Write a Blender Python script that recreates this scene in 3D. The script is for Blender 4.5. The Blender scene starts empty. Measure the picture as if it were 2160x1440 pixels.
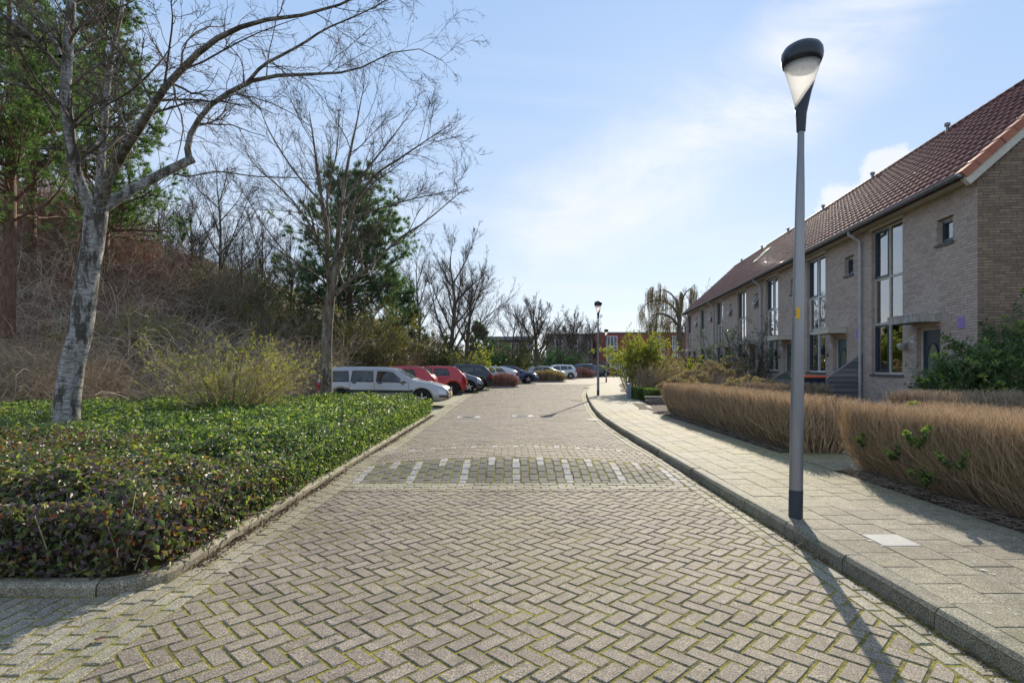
import bpy, math, random
import numpy as np
from mathutils import Vector, Matrix
random.seed(7)
RG = np.random.default_rng(11)
scene = bpy.context.scene
C = scene.collection

# ---------------------------------------------------------------- camera
cam_d = bpy.data.cameras.new('camera')
cam = bpy.data.objects.new('camera', cam_d)
C.objects.link(cam)
cam.location = (0, 0, 1.5)
cam.rotation_euler = (math.radians(90), 0, 0)
cam_d.sensor_width = 36
cam_d.lens = 20.0
cam_d.shift_y = 50 / 2160
cam_d.clip_start = 0.05
cam_d.clip_end = 3000
scene.camera = cam

# ---------------------------------------------------------------- light
SUN_EL, SUN_AZ = math.radians(24), math.radians(17.5)      # azimuth to the right of straight ahead (+Y)
world = bpy.data.worlds.new("World")
scene.world = world
world.use_nodes = True
nt = world.node_tree
nt.nodes.clear()
N_ = nt.nodes.new
L_ = nt.links.new
out = N_('ShaderNodeOutputWorld')
bg = N_('ShaderNodeBackground')
sky = N_('ShaderNodeTexSky')
sky.sky_type = 'NISHITA'
sky.sun_disc = False
sky.sun_elevation = SUN_EL
sky.sun_rotation = SUN_AZ
sky.altitude = 0
sky.air_density = 1.0
sky.dust_density = 0.3
sky.ozone_density = 2.5
bg.inputs['Strength'].default_value = 0.135
tc = N_('ShaderNodeTexCoord')
sep = N_('ShaderNodeSeparateXYZ')
L_(tc.outputs['Generated'], sep.inputs[0])
def vmath(op, a, b=None):
    n = N_('ShaderNodeMath'); n.operation = op
    for i, v in enumerate((a, b)):
        if v is None: continue
        if isinstance(v, (int, float)): n.inputs[i].default_value = v
        else: L_(v, n.inputs[i])
    return n.outputs[0]
zz = vmath('MAXIMUM', sep.outputs['Z'], 0.0)
den = vmath('ADD', zz, 0.12)
cx = vmath('DIVIDE', sep.outputs['X'], den)
cy = vmath('DIVIDE', sep.outputs['Y'], den)
comb = N_('ShaderNodeCombineXYZ')
L_(cx, comb.inputs[0]); L_(cy, comb.inputs[1])
mp = N_('ShaderNodeMapping')
mp.inputs['Rotation'].default_value = (0, 0, math.radians(38))
mp.inputs['Scale'].default_value = (0.30, 0.9, 1)
mp.inputs['Location'].default_value = (1.35, 0.62, 0)
L_(comb.outputs[0], mp.inputs[0])
nz = N_('ShaderNodeTexNoise'); nz.inputs['Scale'].default_value = 0.9; nz.inputs['Detail'].default_value = 9
nz.inputs['Roughness'].default_value = 0.55; nz.inputs['Distortion'].default_value = 0.5
L_(mp.outputs[0], nz.inputs['Vector'])
cr = N_('ShaderNodeValToRGB')
cr.color_ramp.elements[0].position = 0.47; cr.color_ramp.elements[0].color = (0, 0, 0, 1)
cr.color_ramp.elements[1].position = 0.78; cr.color_ramp.elements[1].color = (0.75, 0.75, 0.75, 1)
L_(nz.outputs['Fac'], cr.inputs[0])
# cirrus band and a small cumulus, placed by direction
yy0 = vmath('MAXIMUM', sep.outputs['Y'], 0.05)
su = vmath('DIVIDE', sep.outputs['X'], yy0); sv = vmath('DIVIDE', sep.outputs['Z'], yy0)
cuv = N_('ShaderNodeCombineXYZ'); L_(su, cuv.inputs[0]); L_(sv, cuv.inputs[1])
def wnoise(scale, detail, rough, dist, rot=0, sc=(1, 1, 1), loc=(0, 0, 0)):
    m_ = N_('ShaderNodeMapping'); m_.inputs['Rotation'].default_value = (0, 0, rot); m_.inputs['Scale'].default_value = sc; m_.inputs['Location'].default_value = loc
    L_(cuv.outputs[0], m_.inputs[0]); n_ = N_('ShaderNodeTexNoise'); n_.inputs['Scale'].default_value = scale; n_.inputs['Detail'].default_value = detail
    n_.inputs['Roughness'].default_value = rough; n_.inputs['Distortion'].default_value = dist; L_(m_.outputs[0], n_.inputs['Vector']); return n_.outputs['Fac']
def srange(v, a, b):
    m_ = N_('ShaderNodeMapRange'); m_.interpolation_type = 'SMOOTHSTEP'; m_.inputs['From Min'].default_value = a; m_.inputs['From Max'].default_value = b; L_(v, m_.inputs['Value']); return m_.outputs[0]
wob = vmath('MULTIPLY', vmath('SUBTRACT', wnoise(2.6, 6, .6, .4, loc=(3, 1, 0)), .5), .20)
dline = vmath('ADD', vmath('ADD', vmath('MULTIPLY', vmath('SUBTRACT', su, .28), -.53), vmath('MULTIPLY', vmath('SUBTRACT', sv, .38), .85)), wob)
band = vmath('SUBTRACT', 1.0, srange(vmath('ABSOLUTE', dline), 0.0, 0.15))
ends = vmath('MULTIPLY', srange(su, -.22, .08), vmath('SUBTRACT', 1.0, srange(su, .55, .95)))
tex = srange(wnoise(3.0, 9, .62, .6, rot=-.55, sc=(.55, 1.5, 1), loc=(.9, .2, 0)), .28, .66)
cir = vmath('MULTIPLY', vmath('MULTIPLY', vmath('MULTIPLY', band, ends), tex), .85)
ck = N_('ShaderNodeVectorMath'); ck.operation = 'DISTANCE'; L_(cuv.outputs[0], ck.inputs[0]); ck.inputs[1].default_value = (.68, .33, 0)
ck2 = N_('ShaderNodeVectorMath'); ck2.operation = 'DISTANCE'; L_(cuv.outputs[0], ck2.inputs[0]); ck2.inputs[1].default_value = (.59, .265, 0)
dmin = vmath('MINIMUM', ck.outputs['Value'], vmath('ADD', ck2.outputs['Value'], .01))
puff = vmath('ADD', dmin, vmath('MULTIPLY', vmath('SUBTRACT', wnoise(14, 6, .6, 0), .5), .09))
cum = vmath('MULTIPLY', vmath('SUBTRACT', 1.0, srange(puff, .055, .072)), .7)
front = srange(sep.outputs['Y'], .15, .3)
cloudf = vmath('MULTIPLY', vmath('MAXIMUM', cir, cum), front)
cloudf = vmath('MAXIMUM', cloudf, vmath('MULTIPLY', cr.outputs[0], .8))
# clear-air colour by height above the horizon: a pale spring sky
crg = N_('ShaderNodeValToRGB')
el = crg.color_ramp.elements
el[0].position = 0.0; el[0].color = (3.9, 4.25, 4.75, 1)
el[1].position = 0.62; el[1].color = (1.9, 2.85, 4.5, 1)
e = el.new(0.14); e.color = (3.3, 3.95, 4.75, 1)
e = el.new(0.34); e.color = (2.45, 3.3, 4.65, 1)
L_(zz, crg.inputs[0])
mixs = N_('ShaderNodeMixRGB'); mixs.inputs[0].default_value = 0.9
L_(sky.outputs[0], mixs.inputs[1]); L_(crg.outputs[0], mixs.inputs[2])
mix = N_('ShaderNodeMixRGB')
L_(cloudf, mix.inputs[0]); L_(mixs.outputs[0], mix.inputs[1])
mix.inputs[2].default_value = (5.1, 5.1, 5.25, 1)
L_(mix.outputs[0], bg.inputs['Color'])
L_(bg.outputs[0], out.inputs[0])

sun_d = bpy.data.lights.new('sun', 'SUN')
sun_d.energy = 4.8
sun_d.angle = math.radians(0.5)
sun_d.color = (1.0, 0.89, 0.72)
sun = bpy.data.objects.new('sun', sun_d)
C.objects.link(sun)
sdir = Vector((math.sin(SUN_AZ) * math.cos(SUN_EL), math.cos(SUN_AZ) * math.cos(SUN_EL), math.sin(SUN_EL)))
sun.rotation_euler = sdir.to_track_quat('Z', 'Y').to_euler()
sun.location = sdir * 50
scene.view_settings.view_transform = 'Standard'
scene.view_settings.look = 'None'
scene.view_settings.exposure = 0.58
scene.view_settings.gamma = 1
scene.view_settings.use_curve_mapping = False
scene.cycles.max_bounces = 5
scene.cycles.transparent_max_bounces = 8
scene.cycles.caustics_reflective = False
scene.cycles.caustics_refractive = False

# ---------------------------------------------------------------- helpers
def tag(o, label=None, cat=None, group=None, kind=None):
    if label: o['label'] = label
    if cat: o['category'] = cat
    if group: o['group'] = group
    if kind: o['kind'] = kind
    return o
def empty(name, loc=(0, 0, 0), rz=0, label=None, cat=None, group=None, kind=None):
    o = bpy.data.objects.new(name, None)
    C.objects.link(o)
    o.empty_display_size = 0.1
    o.location = loc; o.rotation_euler = (0, 0, rz)
    return tag(o, label, cat, group, kind)
def link(name, me, parent=None):
    o = bpy.data.objects.new(name, me)
    C.objects.link(o)
    if parent is not None: o.parent = parent
    return o
def children(o): return list(o.children)
def copy_tree(o, parent=None):
    c = o.copy(); C.objects.link(c); c.parent = parent
    for ch in children(o): copy_tree(ch, c)
    return c

class MB:
    """collects triangles and quads, builds one mesh"""
    def __init__(s):
        s.V = []; s.n = 0; s.F = []; s.M = []; s.R = []
    def add(s, V, F, m=0, r=0.5):
        V = np.asarray(V, dtype=np.float64).reshape(-1, 3)
        if isinstance(F, np.ndarray): blocks = [F]
        else:
            by = {}
            for f in F: by.setdefault(len(f), []).append(f)
            blocks = [np.array(v) for v in by.values()]
        for b in blocks:
            s.F.append(b + s.n)
            s.M.append(np.full(len(b), m, dtype=np.int32) if np.isscalar(m) else np.asarray(m, dtype=np.int32))
            s.R.append(np.full(len(b), r, dtype=np.float32) if np.isscalar(r) else np.asarray(r, dtype=np.float32))
        s.V.append(V); s.n += len(V)
    def box(s, x0, x1, y0, y1, z0, z1, m=0, r=0.5):
        V = [(x, y, z) for z in (z0, z1) for y in (y0, y1) for x in (x0, x1)]
        s.add(V, [(0, 2, 3, 1), (4, 5, 7, 6), (0, 1, 5, 4), (2, 6, 7, 3), (0, 4, 6, 2), (1, 3, 7, 5)], m, r)
    def obox(s, c, ax, ay, az, m=0, r=0.5):
        """box from centre and three half-axis vectors"""
        c = np.array(c); ax = np.array(ax); ay = np.array(ay); az = np.array(az)
        V = [c + i * ax + j * ay + k * az for k in (-1, 1) for j in (-1, 1) for i in (-1, 1)]
        s.add(V, [(0, 2, 3, 1), (4, 5, 7, 6), (0, 1, 5, 4), (2, 6, 7, 3), (0, 4, 6, 2), (1, 3, 7, 5)], m, r)
    def quad(s, a, b, c, d, m=0, r=0.5): s.add([a, b, c, d], [(0, 1, 2, 3)], m, r)
    def lathe(s, prof, seg=20, m=0, c=(0, 0, 0), cap=True, axis='z'):
        """prof: list of (r, z)"""
        V = []; F = []
        for (r, z) in prof:
            for i in range(seg):
                a = 2 * math.pi * i / seg
                p = (r * math.cos(a), r * math.sin(a), z)
                if axis == 'y': p = (p[0], p[2], p[1])
                if axis == 'x': p = (p[2], p[0], p[1])
                V.append((c[0] + p[0], c[1] + p[1], c[2] + p[2]))
        for k in range(len(prof) - 1):
            for i in range(seg):
                j = (i + 1) % seg
                F.append((k * seg + i, k * seg + j, (k + 1) * seg + j, (k + 1) * seg + i))
        s.add(V, F, m)
        if cap:
            s.add(V[:seg], [tuple(range(seg))[::-1]], m)
            s.add(V[-seg:], [tuple(range(seg))], m)
    def tube(s, pts, rad, sides=8, m=0, r=0.5, cap=False):
        P = np.array([pts], dtype=float)
        R = np.full((1, len(pts)), rad, dtype=float) if np.isscalar(rad) else np.array([rad], dtype=float)
        tubes(s, P, R, sides, m, r)
        if cap:
            pass
    def mesh(s, name, mats, smooth=False):
        me = bpy.data.meshes.new(name)
        for m in mats: me.materials.append(m)
        if s.n == 0: return me
        V = np.concatenate(s.V)
        tot = np.concatenate([np.full(len(f), f.shape[1], dtype=np.int32) for f in s.F])
        loops = np.concatenate([f.reshape(-1) for f in s.F]).astype(np.int32)
        starts = np.concatenate([[0], np.cumsum(tot)[:-1]]).astype(np.int32)
        me.vertices.add(len(V)); me.vertices.foreach_set('co', V.astype(np.float32).ravel())
        me.loops.add(len(loops)); me.loops.foreach_set('vertex_index', loops)
        me.polygons.add(len(tot)); me.polygons.foreach_set('loop_start', starts)
        me.polygons.foreach_set('loop_total', tot)
        me.polygons.foreach_set('material_index', np.concatenate(s.M))
        me.polygons.foreach_set('use_smooth', np.full(len(tot), smooth))
        at = me.attributes.new('rnd', 'FLOAT', 'FACE')
        at.data.foreach_set('value', np.concatenate(s.R).astype(np.float32))
        me.update(calc_edges=True)
        me.validate()
        return me
    def build(s, name, mats, parent=None, smooth=False):
        if not isinstance(mats, (list, tuple)): mats = [mats]
        return link(name, s.mesh(name, mats, smooth), parent)

def nrm(v): return v / np.maximum(np.linalg.norm(v, axis=-1, keepdims=True), 1e-9)
def tubes(mb, P, R, sides=3, m=0, r=0.5):
    """P (n,k,3), R (n,k): all polylines as tubes in one go"""
    n, k, _ = P.shape
    if n == 0: return
    T = np.empty_like(P)
    T[:, 1:-1] = P[:, 2:] - P[:, :-2]; T[:, 0] = P[:, 1] - P[:, 0]; T[:, -1] = P[:, -1] - P[:, -2]
    T = nrm(T)
    mean = nrm(P[:, -1] - P[:, 0])
    ref = np.where(np.abs(mean[:, 2:3]) > 0.8, np.array([[1., 0, 0]]), np.array([[0, 0, 1.]]))
    ref = np.repeat(ref[:, None, :], k, axis=1)
    A = nrm(np.cross(T, ref)); B = np.cross(T, A)
    ang = np.arange(sides) * 2 * math.pi / sides
    V = P[:, :, None, :] + R[:, :, None, None] * (A[:, :, None, :] * np.cos(ang)[None, None, :, None] + B[:, :, None, :] * np.sin(ang)[None, None, :, None])
    base = (np.arange(n) * k * sides)[:, None, None] + (np.arange(k - 1) * sides)[None, :, None]
    i = np.arange(sides)[None, None, :]; j = (i + 1) % sides
    F = np.stack([base + i, base + sides + i, base + sides + j, base + j], axis=-1).reshape(-1, 4)
    if not np.isscalar(r): r = np.repeat(np.asarray(r), (k - 1) * sides)
    mb.add(V.reshape(-1, 3), F, m, r)

def resample(pts, k):
    """Catmull-Rom through pts -> k points"""
    P = np.array(pts, dtype=float)
    n = len(P)
    E = np.vstack([2 * P[0] - P[1], P, 2 * P[-1] - P[-2]])
    t = np.linspace(0, n - 1 - 1e-6, k)
    i = t.astype(int); f = (t - i)[:, None]
    p0, p1, p2, p3 = E[i], E[i + 1], E[i + 2], E[i + 3]
    return 0.5 * ((2 * p1) + (-p0 + p2) * f + (2 * p0 - 5 * p1 + 4 * p2 - p3) * f ** 2 + (-p0 + 3 * p1 - 3 * p2 + p3) * f ** 3)

def spawn(P, R, m, tmin=0.2, tmax=1.0, ang=40, angv=12, ln=0.5, lnv=0.35, k=5, up=0.1, wander=0.25, rf=0.6, tip=0.35, rng=RG, abslen=None, rmin=0.0, taper_len=0.5):
    """children polylines spread along parents"""
    n, kk, _ = P.shape
    t = rng.uniform(tmin, tmax, (n, m))
    x = t * (kk - 1); i = np.minimum(x.astype(int), kk - 2); f = (x - i)[..., None]
    rows = np.arange(n)[:, None]
    O = P[rows, i] * (1 - f) + P[rows, i + 1] * f
    r0 = R[rows, i] * (1 - f[..., 0]) + R[rows, i + 1] * f[..., 0]
    T = nrm(P[rows, i + 1] - P[rows, i])
    plen = np.linalg.norm(np.diff(P, axis=1), axis=-1).sum(1)[:, None]
    L = (plen * ln if abslen is None else np.full((n, m), abslen)) * (1 - taper_len * t) * rng.uniform(1 - lnv, 1 + lnv, (n, m))
    O = O.reshape(-1, 3); T = T.reshape(-1, 3); L = L.reshape(-1); r0 = r0.reshape(-1)
    q = rng.normal(size=O.shape); q = nrm(q - (q * T).sum(-1, keepdims=True) * T)
    a = np.radians(rng.normal(ang, angv, len(O)))[:, None]
    d = nrm(np.cos(a) * T + np.sin(a) * q)
    Q = np.empty((len(O), k, 3)); Q[:, 0] = O
    step = (L / (k - 1))[:, None]
    for s in range(1, k):
        d = nrm(d + rng.normal(size=d.shape) * wander + np.array([0, 0, up]))
        Q[:, s] = Q[:, s - 1] + d * step
    rr = np.maximum(r0 * rf, rmin)[:, None] * np.linspace(1, tip, k)[None, :]
    return Q, rr

def leaves(mb, P, D, N, L, W, m=0, r=0.5, fold=0.25):
    """rhombic leaves folded along the midrib (2 triangles each)"""
    n = len(P)
    D = nrm(D); S = nrm(np.cross(D, N)); U = np.cross(S, D)
    L = np.broadcast_to(np.asarray(L, dtype=float), (n,))[:, None]; W = np.broadcast_to(np.asarray(W, dtype=float), (n,))[:, None]
    base = P; tipp = P + D * L - U * L * 0.12
    mid = P + D * L * 0.48
    l = mid - S * W * 0.5 + U * W * fold; rr = mid + S * W * 0.5 + U * W * fold
    V = np.stack([base, l, tipp, rr], axis=1).reshape(-1, 3)
    b = np.arange(n)[:, None] * 4
    F = np.concatenate([b + np.array([[0, 2, 1]]), b + np.array([[0, 3, 2]])])
    if not np.isscalar(r): r = np.concatenate([r, r])
    mb.add(V, F, m, r)

def sm(x): x = np.clip(x, 0, 1); return x * x * (3 - 2 * x)
def vnoise(x, y, seed=0):
    """cheap smooth pseudo-noise in -1..1"""
    s = seed * 1.7
    return (np.sin(x * 1.3 + s + 1.9 * np.sin(y * 0.9 + s)) + np.sin(y * 1.7 - s + 1.3 * np.sin(x * 1.1 + 2 * s)) + 0.5 * np.sin(3.1 * x + 2.3 * y + s)) / 2.5

# ---------------------------------------------------------------- materials
class NT:
    def __init__(s, name):
        s.m = bpy.data.materials.new(name); s.m.use_nodes = True
        s.t = s.m.node_tree; s.t.nodes.clear()
        s.out = s.t.nodes.new('ShaderNodeOutputMaterial')
    def n(s, typ, ins=None, **kw):
        nd = s.t.nodes.new(typ)
        for k, v in kw.items(): setattr(nd, k, v)
        if ins:
            for k, v in ins.items():
                if isinstance(v, bpy.types.NodeSocket): s.t.links.new(v, nd.inputs[k])
                else: nd.inputs[k].default_value = v
        return nd
    def math(s, op, a, b=0.0, c=None, clamp=False):
        ins = {0: a, 1: b}
        if c is not None: ins[2] = c
        nd = s.n('ShaderNodeMath', ins, operation=op); nd.use_clamp = clamp
        return nd.outputs[0]
    def pos(s, scale=(1, 1, 1), rot=(0, 0, 0), obj=False):
        o = s.n('ShaderNodeTexCoord').outputs['Object'] if obj else s.n('ShaderNodeNewGeometry').outputs['Position']
        return s.n('ShaderNodeMapping', {0: o, 'Scale': scale, 'Rotation': rot}).outputs[0]
    def noise(s, vec, scale=5, detail=4, rough=0.55, dist=0.0):
        return s.n('ShaderNodeTexNoise', {'Vector': vec, 'Scale': scale, 'Detail': detail, 'Roughness': rough, 'Distortion': dist}).outputs['Fac']
    def ramp(s, fac, cols, interp='LINEAR'):
        nd = s.n('ShaderNodeValToRGB', {0: fac}); nd.color_ramp.interpolation = interp
        e = nd.color_ramp.elements
        while len(e) < len(cols): e.new(0.5)
        for i, (p, c) in enumerate(cols):
            e[i].position = p; e[i].color = (*c, 1) if len(c) == 3 else c
        return nd.outputs[0]
    def mix(s, fac, a, b, mode='MIX'):
        f = lambda c: (*c, 1) if isinstance(c, tuple) and len(c) == 3 else c
        return s.n('ShaderNodeMixRGB', {0: fac, 1: f(a), 2: f(b)}, blend_type=mode).outputs[0]
    def rnd(s):
        a = s.n('ShaderNodeAttribute', attribute_name='rnd').outputs['Fac']
        o = s.n('ShaderNodeObjectInfo').outputs['Random']
        return s.math('FRACT', s.math('ADD', a, o))
    def bump(s, h, strength=0.3, dist=0.01):
        return s.n('ShaderNodeBump', {'Height': h, 'Strength': strength, 'Distance': dist}).outputs[0]
    def bsdf(s, color, rough=0.7, metal=0.0, spec=0.5, normal=None, **ins):
        d = {'Base Color': (*color, 1) if isinstance(color, tuple) and len(color) == 3 else color, 'Roughness': rough, 'Metallic': metal, 'Specular IOR Level': spec}
        if normal is not None: d['Normal'] = normal
        d.update({k.replace('_', ' '): v for k, v in ins.items()})
        nd = s.n('ShaderNodeBsdfPrincipled', d)
        return nd
    def done(s, sh):
        s.t.links.new(sh.outputs[0] if hasattr(sh, 'outputs') else sh, s.out.inputs[0]); return s.m

def noisy(name, cols, scale=6, detail=5, rough=0.75, bump=0.2, bscale=60, bdist=0.005, rnd=0.0, stretch=(1, 1, 1), spec=0.4, metal=0.0, obj=False, speck=0.0, sscale=300):
    t = NT(name)
    v = t.pos(stretch, obj=obj)
    f = t.noise(v, scale, detail)
    if rnd > 0:
        f = t.math('ADD', t.math('MULTIPLY', f, 1 - rnd), t.math('MULTIPLY', t.rnd(), rnd))
    c = t.ramp(f, cols)
    if speck > 0:
        sp = t.ramp(t.noise(t.pos(obj=obj), sscale, 2), [(0.38, (1 - speck,) * 3), (0.62, (1 + speck,) * 3)])
        c = t.mix(1.0, c, sp, 'MULTIPLY')
    nn = t.bump(t.noise(v, bscale, 4), bump, bdist) if bump > 0 else None
    return t.done(t.bsdf(c, rough, metal, spec, nn))
def leafmat(name, cols, rough=0.35, trans=0.35, spec=0.5):
    t = NT(name)
    c = t.ramp(t.rnd(), cols)
    b = t.bsdf(c, rough, 0, spec)
    tr = t.n('ShaderNodeBsdfTranslucent', {'Color': t.mix(1.0, c, (1.5, 1.6, 0.8), 'MULTIPLY')})
    return t.done(t.n('ShaderNodeMixShader', {0: trans, 1: b.outputs[0], 2: tr.outputs[0]}))
def plain(name, col, rough=0.5, metal=0.0, spec=0.5, **k):
    t = NT(name); return t.done(t.bsdf(col, rough, metal, spec, **k))
def twigmat(name, cols, rough=0.8, trans=0.0):
    t = NT(name); c = t.ramp(t.rnd(), cols); b = t.bsdf(c, rough, 0, 0.3)
    if not trans: return t.done(b)
    return t.done(t.n('ShaderNodeMixShader', {0: trans, 1: b.outputs[0], 2: t.n('ShaderNodeBsdfTranslucent', {'Color': c}).outputs[0]}))
# ---------------------------------------------------------------- ground materials
brick_cols = [(0.1, (0.165, 0.133, 0.108)), (0.5, (0.232, 0.192, 0.153)), (0.9, (0.30, 0.252, 0.198))]
def brick_mat(name, cols, moss=0.5):
    t = NT(name)
    v = t.pos()
    f = t.math('ADD', t.math('MULTIPLY', t.noise(v, 0.9, 5), 0.62), t.math('MULTIPLY', t.rnd(), 0.36))
    c = t.ramp(f, cols)
    big = t.ramp(t.noise(v, 0.35, 6, 0.65), [(0.42, (0, 0, 0)), (0.66, (moss,) * 3)])
    c = t.mix(big, c, (0.25, 0.23, 0.115))
    sp = t.ramp(t.noise(v, 115, 4, .75), [(0.36, (0.3,) * 3), (0.5, (0.95,) * 3), (0.64, (2.3,) * 3)])
    c = t.mix(1.0, c, sp, 'MULTIPLY')
    st = t.ramp(t.noise(v, 0.8, 8, 0.72, .6), [(0.36, (0.74, 0.72, 0.70)), (0.50, (1.0,) * 3), (0.66, (1.10, 1.09, 1.06))])
    c = t.mix(1.0, c, st, 'MULTIPLY')
    d = t.ramp(t.noise(v, 14, 5, 0.7), [(0.35, (0.68,) * 3), (0.6, (1.0,) * 3)])
    c = t.mix(1.0, c, d, 'MULTIPLY')
    return t.done(t.bsdf(c, 0.82, 0, 0.35, t.bump(t.noise(v, 190, 3), 0.55, 0.004)))
m_brick = brick_mat('road_brick', brick_cols, .34)
m_brick_dark = brick_mat('dark_brick', [(0.3, (0.085, 0.08, 0.07)), (0.7, (0.13, 0.122, 0.105))], 0.3)
m_brick_white = brick_mat('white_brick', [(0.2, (0.30, 0.285, 0.275)), (0.8, (0.41, 0.39, 0.38))], 0.2)
m_brick_edge = brick_mat('edge_brick', [(0.25, (0.23, 0.205, 0.16)), (0.75, (0.36, 0.33, 0.26))], 0.8)
m_tile = brick_mat('pavement_tile', [(0.25, (0.185, 0.165, 0.12)), (0.75, (0.28, 0.25, 0.185))], 0.95)
m_tile_pale = noisy('pale_tile', [(0.3, (0.30, 0.30, 0.27)), (0.7, (0.37, 0.365, 0.33))], 20)
m_kerb = brick_mat('kerb_concrete', [(0.25, (0.17, 0.155, 0.12)), (0.75, (0.27, 0.25, 0.195))], 0.6)
m_kerb_left = brick_mat('kerb_left_concrete', [(0.25, (0.20, 0.175, 0.125)), (0.75, (0.30, 0.265, 0.195))], 0.6)
def joint_mat():
    t = NT('joint_moss'); v = t.pos()
    moss = t.ramp(t.noise(v, 38, 5, .7), [(0.3, (0.06, 0.058, 0.02)), (0.48, (0.23, 0.215, 0.045)), (0.60, (0.34, 0.29, 0.06)), (0.72, (0.30, 0.17, 0.05))])
    soil = t.ramp(t.noise(v, 90, 4), [(0.3, (0.03, 0.025, 0.02)), (0.7, (0.12, 0.10, 0.07))])
    k = t.ramp(t.noise(v, 4.5, 7, 0.75), [(0.38, (0.05, 0.05, 0.05)), (0.54, (1, 1, 1))])
    return t.done(t.bsdf(t.mix(k, soil, moss), 0.95, 0, 0.1, t.bump(t.noise(v, 120, 3), 0.8, 0.01)))
m_joint = joint_mat()
m_joint_dark = noisy('joint_soil', [(0.3, (0.03, 0.028, 0.02)), (0.7, (0.11, 0.10, 0.06))], 40, rough=0.95)
def far_road(name, cols, moss):
    t = NT(name); v = t.pos()
    b = t.n('ShaderNodeTexBrick', {'Vector': v, 'Color1': (*cols[0], 1), 'Color2': (*cols[1], 1), 'Mortar': (*cols[2], 1), 'Scale': 1.0, 'Mortar Size': 0.006, 'Brick Width': 0.21, 'Row Height': 0.105})
    c = t.mix(t.ramp(t.noise(v, 0.25, 6, 0.65), [(0.4, (0, 0, 0)), (0.65, (moss,) * 3)]), b.outputs[0], (0.27, 0.25, 0.14))
    return t.done(t.bsdf(c, 0.85, 0, 0.3, t.bump(t.noise(v, 30, 4), 0.4, 0.01)))
m_road_far = brick_mat('road_far', [(p, tuple(c * .93 for c in q)) for p, q in brick_cols], .34)
m_bay = far_road('bay_paving', ((0.27, 0.26, 0.19), (0.33, 0.315, 0.22), (0.16, 0.17, 0.06)), 0.7)
m_pave_far = far_road('pavement_far', ((0.27, 0.245, 0.19), (0.31, 0.28, 0.22), (0.18, 0.17, 0.10)), 0.5)
m_soil = noisy('soil', [(0.3, (0.03, 0.022, 0.016)), (0.55, (0.065, 0.048, 0.035)), (0.75, (0.13, 0.10, 0.065))], 9, 8, 0.95, 0.9, 30, 0.04)
m_litter = noisy('leaf_litter', [(0.25, (0.05, 0.036, 0.026)), (0.5, (0.17, 0.13, 0.09)), (0.75, (0.28, 0.22, 0.15))], 3, 9, 0.95, 0.9, 18, 0.06)
m_grassy = noisy('rough_grass', [(0.3, (0.05, 0.06, 0.02)), (0.6, (0.10, 0.11, 0.04)), (0.8, (0.15, 0.13, 0.07))], 2, 8, 0.95, 0.6, 20, 0.03)

# ---------------------------------------------------------------- plan of the street
KR = [(2.40, -3), (2.40, 3), (2.40, 9), (2.42, 14), (2.62, 18), (3.05, 22.5), (3.72, 28.5), (4.55, 34), (5.75, 41), (8.0, 48.6), (13.3, 64), (22, 82), (34, 100)]   # face of the right kerb
KRs = resample(KR, 240)
KL = [(-2.4, 17), (-2.3, 20), (-2.3, 30), (-1.9, 36), (-0.2, 43), (2.0, 50), (6.6, 62), (12, 73), (20, 88), (30, 104)]                                     # left edge of the carriageway past the bed
KLs = resample(KL, 160)
def xr(y): return np.interp(y, KRs[:, 1], KRs[:, 0])
def xl(y): return np.interp(y, KLs[:, 1], KLs[:, 0])
def hump(x, y):
    x = np.asarray(x, dtype=float); y = np.asarray(y, dtype=float)
    a = sm((y - 7.05) / 1.2) * (1 - sm((y - 9.45) / 1.2))
    return 0.165 * a * np.clip(1 - np.abs((x) / 2.42) ** 2.2, 0, 1)

# ground to the horizon
g = MB(); g.box(-700, 700, -60, 1500, -0.6, -0.12)
tag(g.build('ground', m_grassy), kind='structure')
# carriageway bed: the joints between the bricks
xs = np.linspace(-7, 2.41, 48); ys = np.concatenate([np.linspace(-3, 6.9, 12), np.linspace(7.0, 10.8, 60), np.linspace(11.2, 45, 20)])
gx, gy = np.meshgrid(xs, ys)
gx = np.where(gy > 14, np.where(gy > 17.2, xl(gy) - .1 + (gx + 7) * (xr(gy) - xl(gy) + .1) / 9.41, -7 + (gx + 7) * (xr(gy) + 7) / 9.41), gx)
V = np.stack([gx, gy, hump(gx, gy) - 0.0045], -1).reshape(-1, 3)
nx, ny = len(xs), len(ys)
i, j = np.meshgrid(np.arange(nx - 1), np.arange(ny - 1)); b0 = (j * nx + i).ravel()
road = MB(); road.add(V, np.stack([b0, b0 + 1, b0 + nx + 1, b0 + nx], -1), 0)
fy = np.linspace(45, 100, 50)
for a, b in zip(fy[:-1], fy[1:]):
    road.quad((xl(a) - 0.0, a, 0), (xr(a), a, 0), (xr(b), b, 0), (xl(b) - 0.0, b, 0), 1)
ROAD = tag(road.build('road', [m_joint, m_road_far], smooth=True), kind='structure')

# parking bays to the left of the carriageway
bay = MB()
yy = np.linspace(17.3, 98, 60)
for a, b in zip(yy[:-1], yy[1:]):
    bay.quad((xl(a) - 7.5, a, -0.004), (xl(a) - 0.0, a, -0.004), (xl(b) - 0.0, b, -0.004), (xl(b) - 7.5, b, -0.004), 0)
tag(bay.build('parking_area', [m_bay]), kind='structure')

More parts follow.
